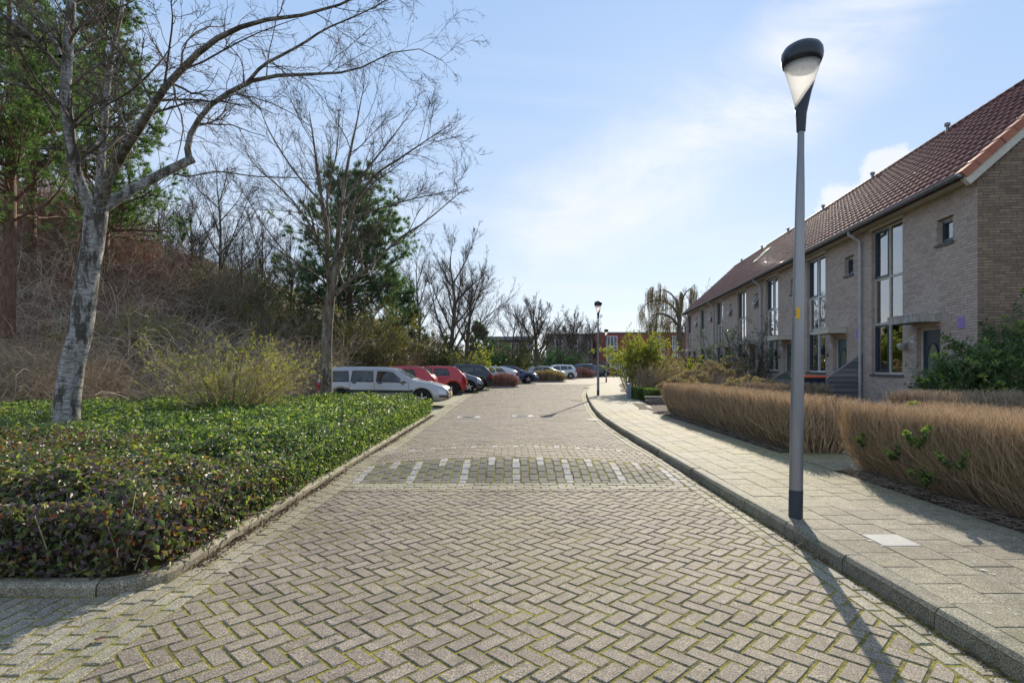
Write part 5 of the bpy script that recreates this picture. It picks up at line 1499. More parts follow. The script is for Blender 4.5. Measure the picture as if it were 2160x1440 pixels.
def bare(x, y, z, h, r, label, lean=0.0, spread=.35, clear=.22, nl=11, m1=10, m2=6, m3=3, rmin=.012, up=.12, group='bare trees in the background', droop=False, tmat=None, name='bare_tree', multi=1, ang=32):
    base = np.array([x, y, z]); rmin *= .78; m3 += 1
    limbs = []
    top = base + np.array([lean * h, RG.normal() * .03 * h, h * .93])
    tr = [base + (top - base) * t + np.array([RG.normal(), RG.normal(), 0]) * .02 * h * t for t in (0, .15, .35, .6, .85, 1)]
    limbs.append((tr, [r, r * .86, r * .72, r * .45, r * .2, r * .06]))
    TR = resample(tr, 30)
    for q in range(nl):
        t = clear + (.75 - clear) * (q + RG.random() * .6) / nl
        o = TR[int(t * 29)]; a = q * 2.4 + RG.random() * .8; sp_l = h * spread * (1.15 - t) * RG.uniform(.8, 1.2)
        el = math.radians(RG.uniform(38, 62)); d = np.array([math.cos(a) * math.cos(el), math.sin(a) * math.cos(el), math.sin(el)])
        L = h * (.55 - .35 * t) * RG.uniform(.85, 1.15) * (1 + spread * .6)
        pts = [o]
        for s in range(4):
            d = d + np.array([0, 0, (-.28 if droop else .10)]) + RG.normal(size=3) * .07; d = d / np.linalg.norm(d); pts.append(pts[-1] + d * L / 4)
        rr = r * (.5 - .3 * t); limbs.append((pts, [rr, rr * .8, rr * .55, rr * .35, rr * .15]))
    limbs.insert(1, (tr[2:], [r * .6, r * .4, r * .2, r * .06]))
    return limb_tree(name, label, 'tree', limbs, m_barkg, tmat or m_twig,
        [dict(m=m1 + 3, tmin=.15, ang=ang, ln=.42, k=6, up=up if not droop else -.25, wander=.12, rf=.45, rmin=rmin, sides=3),
         dict(m=m2 + 2, tmin=.12, ang=ang, ln=.5, k=5, up=up * .7 if not droop else -.45, wander=.14, rf=.6, rmin=rmin * .8),
         dict(m=m3, tmin=.1, ang=32, ln=.55, k=3 if not droop else 5, up=.03 if not droop else -.7, wander=.14, rf=.7, rmin=rmin * .65)], group=group, sides=7, hang=(2600, 3.2) if droop else None)
def atg(px, Y, z=0.0): return float((px - 1080) / 1200 * Y), float(Y), z
bare(*atg(948, 38, .2), 10.2, .20, 'upright dark-trunked bare tree behind the parked red hatchback', spread=.30)
bare(*atg(983, 41, .2), 9.0, .19, 'spreading bare tree standing behind the dark blue tall car', lean=.05, spread=.45, clear=.18)
bare(*atg(884, 42, .6), 9.5, .14, 'slim bare tree left of the two trees behind the red cars', spread=.25, m3=2)
bare(*atg(1131, 58, 0), 8.3, .26, 'round-crowned bare tree rising behind the yellow-green planting', spread=.42, clear=.22, nl=14, rmin=.016)
bare(*atg(1080, 56, 0.2), 7.6, .12, 'thin bare tree between the spreading tree and the round-crowned one', spread=.25, m2=5, m3=2, rmin=.014)
bare(*atg(1211, 76, 0), 9.0, .24, 'bare tree with thick dark trunk in front of the grey block', spread=.40, clear=.2, rmin=.022, m3=2, nl=13)
bare(*atg(1180, 80, 0), 7.6, .12, 'small bare tree just left of the thick dark trunk', spread=.3, rmin=.02, m2=5, m3=2, lean=-.05)
bare(*atg(1244, 80, 0), 7.8, .12, 'small twiggy bare tree beside the bend street lamp', spread=.35, rmin=.02, m2=5, m3=2)
for (px, Y, z, h, lab) in ((465, 30, 5.0, 8.0, 'tall bare tree on the bank between the forked pale tree and the brown-trunked one'),
                           (555, 32, 4.0, 6.5, 'bare tree on the bank right behind the golden shrub'), (405, 30, 5.6, 4.8, 'low dark bare tree at the top of the bank'),
                           (615, 33, 3.6, 6.0, 'bare tree on the bank left of the blue-green pine'), (330, 31, 6.0, 5.5, 'bare tree on the bank top right of the pale trunk'),
                           (510, 34, 4.6, 5.5, 'thin bare tree at the back of the bank')):
    bare(*atg(px, Y, z - .3), h, .11, lab, spread=.3, m1=9, m2=5, m3=3, rmin=.010, group='bare trees on the bank', clear=.15)
# the willow
Yb = 60.0
limbs = [
 (A((1437, 778, 0), (1436, 740, 0), (1432, 700, 0), (1434, 668, 0)), [.34, .28, .24, .20]),
 (A((1434, 680, 0), (1425, 655, 1), (1408, 638, 2), (1385, 632, 2), (1362, 642, 3), (1348, 662, 3)), [.17, .14, .11, .08, .05, .03]),
 (A((1434, 690, 0), (1418, 672, -1), (1400, 662, -2), (1380, 664, -2), (1364, 680, -3)), [.15, .12, .09, .06, .03]),
 (A((1434, 672, 0), (1430, 645, 0), (1418, 622, 1), (1400, 612, 1), (1382, 616, 2)), [.16, .12, .09, .06, .03]),
 (A((1434, 670, 0), (1438, 640, 0), (1446, 618, -1), (1460, 606, -1)), [.14, .10, .07, .03]),
 (A((1434, 700, 0), (1446, 680, 2), (1460, 668, 3)), [.10, .07, .04]),
 (A((1436, 690, 0), (1424, 680, 3), (1410, 680, 4), (1398, 692, 5)), [.10, .08, .05, .03]),
]
m_willow = twigmat('willow_twig', [(0, (0.24, 0.185, 0.07)), (1, (0.44, 0.34, 0.14))], trans=.3)
limb_tree('willow_tree', 'weeping willow with yellowish hanging twigs at the far end of the terrace', 'tree', limbs, m_barkg, m_willow,
    [dict(m=10, tmin=.25, ang=50, ln=.34, k=6, up=-.05, wander=.2, rf=.4, rmin=.014), dict(m=7, tmin=.15, ang=45, ln=.5, k=5, up=-.2, wander=.2, rf=.6, rmin=.011)], sides=7, hang=(1500, 2.4))
bare(*atg(1492, 52, 0), 8.6, .12, 'thin bare tree top showing above the far roof of the terrace', spread=.3, rmin=.016, m2=4, m3=2)

# pines
def pine(x, y, z, h, r, label, crown0, spread, ntuft, nlen, mat, top_r=.5, seed=0, wide=.008, nn=13, lvl1=46, side_bias=None):
    T = empty('pine_tree', (x, y, z), 0, label, 'tree', 'pine trees on the bank')
    tr = resample([(0, 0, 0), (.03 * h * .3, 0, h * .3), (.0, .1, h * .65), (.05, 0, h)], 16); R = np.linspace(r, r * .15, 16)
    mb = MB(); tubes(mb, tr[None], R[None], 14); mb.build('trunk', m_pineb, T, smooth=True)
    n = lvl1; t = np.sort(RG.uniform(crown0, .98, n)); O = np.stack([np.interp(t * h, tr[:, 2], tr[:, a]) for a in range(3)], -1)
    a = RG.uniform(0, 6.283, n); el = np.radians(RG.normal(12, 12, n)) + .5 * t
    L = spread * np.sqrt(np.clip(1.08 - t, .02, 1)) * RG.uniform(.6, 1.15, n)
    d = np.stack([np.cos(a) * np.cos(el), np.sin(a) * np.cos(el), np.sin(el)], -1)
    k = 7; P = np.empty((n, k, 3)); P[:, 0] = O
    for s in range(1, k):
        d = nrm(d + RG.normal(size=d.shape) * .12 + np.array([0, 0, .06])); P[:, s] = P[:, s - 1] + d * (L / (k - 1))[:, None]
    Rb = (r * .28 * (1.1 - t))[:, None] * np.linspace(1, .2, k)[None]
    br = MB(); tubes(br, P, Rb, 5)
    P2, R2 = spawn(P, Rb, 12, .08, 1, 48, 14, ln=.42, k=5, up=.10, wander=.15, rf=.55, rmin=.006); tubes(br, P2, R2, 3)
    P3, R3_ = spawn(P2, R2, 3, .2, 1, 42, 12, ln=.6, k=4, up=.10, wander=.15, rf=.6, rmin=.004); tubes(br, P3, R3_, 3)
    br.build('branch', m_pineb, T, smooth=True)
    A_ = np.concatenate([P2[:, -2:], P3[:, -2:]]); 
    pp = A_[RG.integers(0, len(A_), ntuft)]; f = RG.random((ntuft, 1)); c = pp[:, 0] * (1 - f) + pp[:, 1] * f; dd = nrm(pp[:, 1] - pp[:, 0])
    c = np.repeat(c, nn, 0); dd = np.repeat(dd, nn, 0); m = len(c)
    e = nrm(dd * .75 + RG.normal(size=(m, 3)) * .55 + np.array([0, 0, .15])); Ln = nlen * RG.uniform(.7, 1.15, (m, 1))
    s = nrm(np.cross(e, RG.normal(size=(m, 3)))) * wide
    V = np.stack([c - s, c + s, c + e * Ln], 1).reshape(-1, 3); b = np.arange(m)[:, None] * 3
    nd = MB(); nd.add(V, b + np.array([[0, 1, 2]]), 0, np.repeat(RG.random(ntuft), nn)); o = nd.build('needles', mat, T)
    return T
pine(*atg(14, 15, 2.2), 10.5, .185, 'reddish-barked pine at the left edge of the photo', .26, 3.2, 10000, .17, m_needle, wide=.006, nn=10, lvl1=60)
pine(*atg(215, 21, 4.4), 10.5, .22, 'tall pine behind the forked pale tree', .16, 3.6, 12000, .19, m_needle, wide=.009, nn=9, lvl1=66)
pine(*atg(60, 20, 5.5), 11, .22, 'pine behind the reddish-barked one', .16, 3.4, 9000, .20, m_needle, wide=.009, nn=9, lvl1=56)
pine(*atg(735, 31, 1.5), 9.6, .24, 'broad dark blue-green pine behind the silver car', .10, 4.9, 14000, .28, m_needle_b, wide=.015, nn=8, lvl1=80)
pine(*atg(835, 36, 1.0), 5.6, .16, 'smaller dark pine right of the broad pine', .12, 2.2, 3500, .26, m_needle_b, wide=.018, nn=9, lvl1=36)
pine(*atg(1010, 52, .3), 4.6, .14, 'small round pine between the bare trees beyond the bays', .1, 2.0, 1500, .28, m_needle_b, wide=.024, lvl1=26)

# shrubs: twigs from the base, one or two orders of branching, optional leaves
def shrub(name, label, cat, x, y, z, h, rad, n0, tmat, rmin=.006, leaf=None, group=None, lean=.5, m1=7, m2=5, arch=.0, k0=8, wander=.12, base=.25, r0=.016, ell=1.0):
    T = empty(name, (x, y, z), 0, label, cat, group)
    a = RG.uniform(0, 6.283, n0); q = np.sqrt(RG.random(n0))
    O = np.stack([np.cos(a) * q * rad * base, np.sin(a) * q * rad * base * ell, np.zeros(n0)], -1)
    d = nrm(np.stack([np.cos(a) * q * lean, np.sin(a) * q * lean * ell, np.ones(n0)], -1) + RG.normal(size=(n0, 3)) * .1)
    L = h * RG.uniform(.75, 1.12, n0) * (1 + .25 * q * lean)
    P = np.empty((n0, k0, 3)); P[:, 0] = O
    for s in range(1, k0):
        d = nrm(d + RG.normal(size=d.shape) * wander - np.array([0, 0, arch])); P[:, s] = P[:, s - 1] + d * (L / (k0 - 1))[:, None]
    R = np.full(n0, r0)[:, None] * np.linspace(1, .3, k0)[None]; R = np.maximum(R, rmin * .7)
    mb = MB(); tubes(mb, P, R, 4, 0, RG.random(n0)); allP = [P]
    if m1:
        P1, R1 = spawn(P, R, m1, .2, 1, 38, 12, ln=.42, k=5, up=.06 - arch * .6, wander=.16, rf=.6, rmin=rmin); tubes(mb, P1, R1, 3, 0, RG.random(len(P1))); last = P1
        if m2:
            P2, R2 = spawn(P1, R1, m2, .15, 1, 38, 12, ln=.5, k=4, up=.04 - arch * .6, wander=.2, rf=.7, rmin=rmin * .75); tubes(mb, P2, R2, 3, 0, RG.random(len(P2))); last = P2
    else: last = P
    mb.build('branches', tmat, T, smooth=True)
    for lf in (leaf if isinstance(leaf, list) else [leaf] if leaf else []):
        lm = MB(); flecks(lm, last, *lf[1:]); flecks(lm, P, int(lf[1] * .3), lf[2], lf[3], 0, .08); lm.build('leaves', lf[0], T)
    return T
bank = 'shrubs on the bank'
# golden and green shrubs seen in the photo on the bank and behind the cars
def onhill(px, Y): x = (px - 1080) / 1200 * Y; return float(x), float(Y), float(hill_h(x, Y)) - .1
shrub('budding_shrub', 'twiggy shrub with fresh yellow-green buds growing out of the evergreen bed', 'shrub', *atg(485, 13.0, .1), 1.8, 1.9, 50, m_twig_tan, .005, (m_leaf_y, 9000, .042, .022), lean=.85, m1=8, m2=5, arch=.02)
shrub('budding_shrub', 'yellow-green budding shrub on the bank right of the pale trunk', 'shrub', *onhill(255, 18.8), 1.35, 1.6, 80, m_twig_tan, .006, (m_leaf_y, 9000, .045, .022), lean=1.0, arch=.14, base=.5)
shrub('golden_shrub', 'golden-leaved shrub high on the bank', 'shrub', *onhill(590, 27), 3.2, 2.2, 40, m_twig_grey, .009, (m_leaf_gold, 5000, .10, .05), lean=.7)
shrub('olive_shrub', 'olive green shrub left of the golden one on the bank', 'shrub', *onhill(505, 28), 3.6, 2.6, 40, m_twig_grey, .009, (m_leaf_ol, 6000, .10, .05), lean=.8)
shrub('golden_shrub', 'large dark golden evergreen beneath the broad pine behind the silver car', 'shrub', *onhill(765, 27), 3.6, 2.2, 50, m_twig_grey, .009, [(m_leaf_ol, 9000, .09, .05), (m_leaf_gold, 3500, .09, .05)], lean=.6)
shrub('olive_shrub', 'olive shrub right behind the roof of the silver car', 'shrub', *onhill(840, 31), 2.9, 2.0, 40, m_twig_grey, .009, (m_leaf_ol, 6500, .10, .05), lean=.7)
for (px, Y, h, r, mat, n, nm, lab) in ((905, 36, 2.6, 2.2, m_leaf_ol, 5000, 'olive_shrub', 'olive shrub behind the second red hatchback'),
        (968, 44, 2.4, 2.4, m_leaf_y, 4200, 'budding_shrub', 'yellow-green shrub between the two bare trunks'),
        (1010, 50, 2.6, 2.6, m_leaf_dk, 6000, 'evergreen_shrub', 'dark evergreen shrub behind the white sporty car'),
        (1062, 56, 3.0, 3.0, m_leaf_ol, 6000, 'olive_shrub', 'broad olive shrub left of the round-crowned tree'),
        (1118, 63, 2.2, 2.8, m_leaf_dk, 5000, 'evergreen_shrub', 'dark green shrub at the foot of the round-crowned tree'),
        (1165, 70, 2.9, 3.2, m_leaf_dk, 6000, 'evergreen_shrub', 'bright green laurel-like shrub behind the white compact car'),
        (1190, 72, 2.5, 2.6, m_leaf_dk, 4500, 'evergreen_shrub', 'green shrub left of the thick dark trunk')):
    shrub(nm, lab, 'shrub', *atg(px, Y, .05), h, r, 36, m_twig_grey, .016, (mat, n, .17, .09), lean=1.0, group='shrubs behind the parked cars')
# right-hand gardens
shrub('spring_shrub', 'tall yellow-green leafing shrub over the far pavement beside the street lamps', 'shrub', *atg(1350, 27.5, .1), 2.45, .8, 60, m_twig_green, .006, (m_leaf_y, 15000, .075, .04), lean=.14, m1=8, m2=4, base=.85)
shrub('tan_shrub', 'straw-coloured dry shrub right of the yellow-green one', 'shrub', *atg(1392, 24.5, .1), 1.25, 1.0, 60, m_twig_tan, .005, (m_leaf_tan, 4500, .05, .02), lean=.4, base=.6)
shrub('tan_shrub', 'tall dry grass plume shrub behind the straw-coloured one', 'shrub', *atg(1392, 28.5, .1), 1.75, .7, 60, m_twig_tan, .006, (m_leaf_tan, 3500, .07, .02), lean=.25, base=.6)
def hydr(px, Y, h, n, label, w=1.0):
    x, y, z = atg(px, Y, .1); T = empty('hydrangea_bush', (x, y, z), 0, label, 'shrub', 'dried hydrangea bushes in the front gardens')
    st = MB(); hd = MB()
    a = RG.uniform(0, 6.283, n); q = np.sqrt(RG.random(n)); tip = np.stack([np.cos(a) * q * w, np.sin(a) * q * w, h * (1 - .35 * q ** 2) * RG.uniform(.85, 1.05, n)], -1)
    O = tip * np.array([.3, .3, 0]); P = np.stack([O, O * .6 + tip * np.array([.4, .4, .5]), tip], 1); tubes(st, P, np.full((n, 3), .007), 3, 0, RG.random(n)); st.build('stems', m_twig_tan, T)
    m = 70; c = np.repeat(tip, m, 0); dd = R3(n * m); dd[:, 2] = np.abs(dd[:, 2]) * .8 - .1
    leaves(hd, c + dd * .10, nrm(np.cross(dd, R3(n * m))), dd, .045, .04, 0, RG.random(n * m)); hd.build('flower_heads', m_leaf_tan, T)
hydr(1462, 21, 1.2, 60, 'sunlit dried hydrangea bush at the left end of the front gardens', .7)
hydr(1500, 22.5, 1.5, 70, 'tall brown dried hydrangea before the fourth house', .95)
hydr(1540, 24, 1.7, 60, 'tall greyish dried hydrangea left of the dark climber', .9)
hydr(1440, 17.8, 1.0, 50, 'low cream dried hydrangea just behind the far end of the hedge', .9)
hydr(1580, 19.2, .98, 50, 'low cream dried flower heads behind the middle of the hedge', 1.2)
shrub('dark_climber', 'dark leafless climbing shrub in front of the middle house', 'shrub', *atg(1590, 25.5, .1), 3.1, 1.1, 26, m_twig, .008, (m_leaf_dk, 1500, .08, .05), lean=.5, wander=.2)
shrub('green_bush', 'yellow-green leafy bush against the dark garden corner left of the hydrangeas', 'shrub', *atg(1452, 30, .1), 1.5, 1.2, 26, m_twig, .008, (m_leaf_y, 2500, .09, .05), lean=.8)

def box_hedge(x0, x1, y0, y1, h, label):
    T = empty('box_hedge', ((x0 + x1) / 2, (y0 + y1) / 2, .1), 0, label, 'hedge', 'clipped box hedges by the planter')
    n = 9000; w, l = (x1 - x0) / 2, (y1 - y0) / 2
    u = RG.uniform(-1, 1, (n, 3)); f = RG.integers(0, 3, n); s = np.where(RG.random(n) < .5, -1, 1)
    for a in range(3): u[f == a, a] = np.where(a == 2, 1, s[f == a]) * RG.uniform(.8, 1.02, (f == a).sum())
    P = np.stack([u[:, 0] * w, u[:, 1] * l, (u[:, 2] + 1) / 2 * h], -1)
    mb = MB(); leaves(mb, P, R3(n), nrm(u + R3(n) * .5), .04, .026, 0, RG.random(n)); mb.build('leaves', m_leaf_g, T)
    b = MB(); b.box(-w * .8, w * .8, -l * .8, l * .8, 0, h * .85); b.build('woody_core', m_soil, T)
box_hedge(4.95, 5.75, 22.6, 23.8, .5, 'dark green clipped box hedge beside the cable cabinet')
box_hedge(5.1, 5.85, 21.0, 22.0, .5, 'bright green clipped box hedge at the corner of the planter wall')

# big evergreen shrub before the gable
def evergreen(x, y, z, rx, ry, h, label, n):
    T = empty('evergreen_shrub', (x, y, z), 0, label, 'shrub')
    n0 = 60; a = RG.uniform(0, 6.283, n0); q = np.sqrt(RG.random(n0)); tip = np.stack([np.cos(a) * q * rx * .95, np.sin(a) * q * ry * .95, h * np.sqrt(np.clip(1.05 - q ** 2, 0, 1)) * RG.uniform(.75, 1.0, n0)], -1)
    P = np.stack([tip * np.array([.08, .08, 0]), tip * np.array([.45, .45, .45]), tip * np.array([.8, .8, .8]), tip], 1); Rr = np.full((n0, 4), .02) * np.array([1.4, 1, .6, .3])
    mb = MB(); tubes(mb, P, Rr, 5, 0, RG.random(n0)); P1, R1 = spawn(P, Rr, 16, .35, 1, 45, 12, abslen=.6, k=5, up=.1, wander=.2, rf=.5, rmin=.005); tubes(mb, P1, R1, 3, 0, RG.random(len(P1)))
    P2, R2 = spawn(P1, R1, 4, .2, 1, 42, 12, abslen=.3, k=3, up=.1, wander=.15, rf=.7, rmin=.003); tubes(mb, P2, R2, 3, 0, RG.random(len(P2))); mb.build('branches', m_twig_green, T)
    lm = MB(); flecks(lm, P2, n, .075, .034, 0, .1); flecks(lm, P1, n // 3, .075, .034, 0, .3); lm.build('leaves', m_leaf_dk, T)
    # pale new whorls at some tips
    s = RG.integers(0, len(P2), 230); c = np.repeat(P2[s, -1], 16, 0); d = nrm(R3(len(c)) + np.array([0, 0, .7]))
    lt = MB(); leaves(lt, c + d * .01, d, R3(len(c)), .085, .03, 0, RG.random(len(c))); lt.build('new_growth', m_leaf_tip, T)
evergreen(9.7, 10.7, .1, 2.15, 1.0, 2.15, 'large dark evergreen shrub with yellow-green tips in front of the gable wall', 17000)
evergreen(10.5, 10.8, .1, 1.5, .8, 3.0, 'tall evergreen shrub rising at the right edge against the gable wall', 8000)

# brown clipped hedges: upright twigs
def twig_hedge(x0, x1, y0, y1, h, n, label, mats=(m_hedge_tw, m_hedge_tg), r=.0026, zb=.1, flare=.10, spr=4, group='brown twiggy hedges'):
    T = empty('twig_hedge', ((x0 + x1) / 2, (y0 + y1) / 2, zb), 0, label, 'hedge', group)
    w, l = (x1 - x0) / 2, (y1 - y0) / 2
    u = RG.uniform(-1, 1, n); v = RG.uniform(-1, 1, n)
    ed = RG.random(n) < .45     # more stems at the faces
    u = np.where(ed & (RG.random(n) < .5), -1 + np.abs(RG.normal(size=n)) * .22, u)
    P = np.empty((n, 6, 3)); hh = h * (RG.uniform(.82, 1.02, n)) * (1 + .012 * vnoise(v * l * 2, u, 5))
    f = np.array([0, .16, .36, .58, .8, 1.0])
    bx = u * w * .60; by = v * l * .97; tx = u * w * 1.0; ty = v * l * 1.0
    for s in range(6):
        k = f[s]; bul = np.sin(min(k * 1.5, 1.0) * math.pi / 2)
        P[:, s, 0] = bx + (tx - bx) * bul + RG.normal(size=n) * .028 * (s > 0) + flare * vnoise(v * l * 1.4, k * 2, 8) * .35 * bul
        P[:, s, 1] = by + (ty - by) * bul + RG.normal(size=n) * .045 * (s > 0)
        P[:, s, 2] = hh * k
    R = np.full((n, 6), r) * np.linspace(1.5, .7, 6)
    mb = MB(); rr = np.clip(.5 + .25 * vnoise(P[:, 5, 1] * 2, P[:, 5, 0] * 2, 3) + RG.normal(size=n) * .2, 0, 1) * .999
    sel = RG.random(n) < .35
    tubes(mb, P[~sel], R[~sel], 3, 0, RG.random((~sel).sum())); tubes(mb, P[sel], R[sel], 3, 1, RG.random(sel.sum()))
    Q, RQ = spawn(P, R, spr, .25, 1, 24, 8, abslen=.34, k=3, up=.22, wander=.12, rf=.75, rmin=r * .7, taper_len=.45)
    Q[:, :, 2] = np.minimum(Q[:, :, 2], h * 1.04 + .02 * RG.normal(size=Q[:, :, 2].shape))
    sel = RG.random(len(Q)) < .22
    tubes(mb, Q[~sel], RQ[~sel], 3, 0, RG.random((~sel).sum())); tubes(mb, Q[sel], RQ[sel], 3, 1, RG.random(sel.sum()))
    o = mb.build('twigs', list(mats), T)
    return T
twig_hedge(4.30, 5.75, 2.6, 7.5, .90, 9500, 'nearest brown twiggy hedge along the pavement at the right edge', r=.0022, spr=5)
twig_hedge(4.36, 5.5, 8.8, 16.5, .86, 8000, 'long brown twiggy hedge beyond the garden path, behind the near lamp post', r=.0038, spr=4)
twig_hedge(6.4, 9.6, 8.95, 9.75, .95, 3200, 'greyish brown hedge along the garden path below the evergreen shrub', mats=(m_hedge_tg, m_hedge_tw), r=.0034, spr=4)
twig_hedge(6.8, 9.2, 16.3, 16.9, .86, 1500, 'thin straw-coloured hedge before the wheelie bins', mats=(m_twig_tan, m_hedge_tg), r=.0042, spr=3)
# mahonia-like shoots growing through the near hedge
def shoots(x, y, z, n, label, s=1.0):
    T = empty('holly_shoot', (x, y, z), 0, label, 'shrub', 'green shoots growing through the hedge'); st = MB(); lf = MB(); tp = MB()
    for q in range(n):
        a = RG.uniform(0, 6.28); L = RG.uniform(.12, .30) * s; d = np.array([-.35 + math.cos(a) * .45, math.sin(a) * .6, .7]); d /= np.linalg.norm(d); P = np.stack([np.zeros(3), d * L * .5 + RG.normal(size=3) * .02, d * L])
        tubes(st, P[None], np.full((1, 3), .004), 4)
        m = 22; t = RG.uniform(.3, 1, m)[:, None]; c = P[0] * (1 - t) + P[2] * t; e = nrm(R3(m) + d * .5)
        leaves(lf, c, e, nrm(R3(m) + np.array([0, 0, 1])), .045, .026, 0, RG.random(m))
        m = 24; e = nrm(R3(m) + np.array([0, 0, .8])); leaves(tp, np.repeat(P[2][None], m, 0) + e * .012, e, R3(m), .038, .018, 0, RG.random(m)); tp.build('new_growth', m_leaf_tip, T); tp = MB()
    st.build('stems', m_twig_green, T); lf.build('leaves', m_leaf_dk, T)
shoots(4.27, 5.95, .62, 7, 'green shoots with pale tips in the upper part of the near hedge')
shoots(4.27, 6.35, .42, 4, 'green shoots lower left in the near hedge', .8)
shoots(4.28, 6.85, .50, 3, 'small green shoots near the corner of the near hedge', .7)
shoots(4.33, 5.95, .22, 5, 'bluish green shoots close to the soil under the near hedge', .8)
shoots(4.27, 5.45, .48, 4, 'pale green shoots in the near hedge toward the right', .7)
shoots(5.1, 7.2, .95, 2, 'single yellow-green shoot rising above the hedge top beside the lamp post', .5)
# twig litter on the soil
lit = MB(); n = 2600; x = RG.uniform(4.22, 4.62, n); y = RG.uniform(2.8, 7.4, n); sel = RG.random(n) < .4; y[sel] = RG.uniform(9, 16.5, sel.sum())
O = np.stack([x, y, RG.uniform(.12, .17, n)], -1); d = nrm(RG.normal(size=(n, 3)) * np.array([1, 1, .15])); L = RG.uniform(.04, .16, (n, 1)); P = np.stack([O, O + d * L * .5 + RG.normal(size=(n, 3)) * .01, O + d * L], 1); tubes(lit, P, np.full((n, 3), .0022), 3, 0, RG.random(n))
o = tag(lit.build('twig_litter', m_hedge_tg), 'dead twigs lying on the dark soil under the hedges', kind='stuff')
# litter in the right gutter and along the left kerb
lg = MB(); n = 1300; y = RG.uniform(2.6, 17, n); x = np.array([float(v) for v in xr(y)]) - np.abs(RG.normal(size=n)) * .03 - .006
P = np.stack([x, y, RG.uniform(.003, .012, n)], -1); d = nrm(RG.normal(size=(n, 3)) * np.array([1, 1, .3])); leaves(lg, P, d, nrm(R3(n) + np.array([0, 0, 2.])), .022, .012, 0, RG.random(n))
n = 2600; y = RG.uniform(4.2, 17, n); x = -2.385 + np.abs(RG.normal(size=n)) * .05; P = np.stack([x, y, RG.uniform(.003, .015, n)], -1); d = nrm(RG.normal(size=(n, 3)) * np.array([1, 1, .3])); leaves(lg, P, d, nrm(R3(n) + np.array([0, 0, 2.])), .03, .018, 0, RG.random(n))
tag(lg.build('gutter_litter', leafmat('litter_leaf', [(0, (0.05, 0.03, 0.02)), (1, (0.17, 0.10, 0.06))], .8, .1)), 'dead leaf scraps lying along both kerbs', kind='stuff')
# one dry leaf on the road, lower left
dl = MB(); V = [(0, 0, .004), (.03, .018, .016), (.075, .012, .01), (.085, -.01, .02), (.05, -.028, .014), (.02, -.022, .022)]; dl.add(V, [(0, 1, 2), (0, 2, 3), (0, 3, 4), (0, 4, 5)])
o = dl.build('dead_leaf', plain('dead_leaf', (.22, .12, .08), .7)); o.location = (-2.28, 3.10, .002); tag(o, 'single curled brown leaf on the paving at lower left', 'leaf')

# planting between the bays
def planting(px0, px1, Y, h, mat, leaf, label, n=60, dep=1.6):
    x0, x1 = (px0 - 1080) / 1200 * Y, (px1 - 1080) / 1200 * Y
    T = empty('bay_planting', ((x0 + x1) / 2, Y + dep / 2, 0), 0, label, 'shrub', 'low plantings between the parking bays')
    w = (x1 - x0) / 2; n_ = n * 22; u = RG.uniform(-1, 1, n_); v = RG.uniform(-1, 1, n_); O = np.stack([u * w * .8, v * dep / 2 * .8, np.zeros(n_)], -1)
    prof = np.sqrt(np.clip(1 - u ** 2 * .75, 0, 1)); tip = np.stack([u * w * 1.05 + RG.normal(size=n_) * .1, v * dep / 2 * 1.1 + RG.normal(size=n_) * .1, h * prof * RG.uniform(.6, 1.05, n_)], -1)
    P = np.stack([O, O * .5 + tip * .5 + RG.normal(size=(n_, 3)) * .05, tip], 1); mb = MB(); tubes(mb, P, np.full((n_, 3), .010), 3, 0, RG.random(n_)); P1, R1 = spawn(P, np.full((n_, 3), .01), 3, .2, 1, 35, 10, abslen=.35, k=3, up=.05, wander=.2, rf=.7, rmin=.007); tubes(mb, P1, R1, 3, 0, RG.random(len(P1))); mb.build('twigs', mat, T)
    if leaf: lm = MB(); flecks(lm, P1, *leaf[1:]); lm.build('leaves', leaf[0], T)
    b = MB(); b.box(-w * 1.05, w * 1.05, -dep / 2 - .05, dep / 2, -.02, .07); b.build('kerb_edging', m_conc, T)
planting(1030, 1092, 38.5, .95, m_twig_red, None, 'low brown-red planting between the dark tall car and the white sporty car', 50)
planting(1118, 1192, 50.5, 1.0, m_twig_tan, (m_leaf_gold, 5000, .10, .06), 'low yellow-green planting in front of the silver grey car', 60)
planting(1206, 1252, 66, 1.25, m_twig_red, None, 'low brown planting right of the white compact car', 40)
planting(1274, 1305, 78, 1.2, m_twig_red, None, 'low red-brown planting at the road bend beyond the farthest lamp', 30)
planting(1135, 1165, 74, 2.0, m_twig_red, None, 'reddish twiggy hedge behind the bays left of the green laurel', 40)
planting(1205, 1290, 82, 2.4, m_twig_grey, None, 'grey-brown bare hedge in front of the grey block', 60)

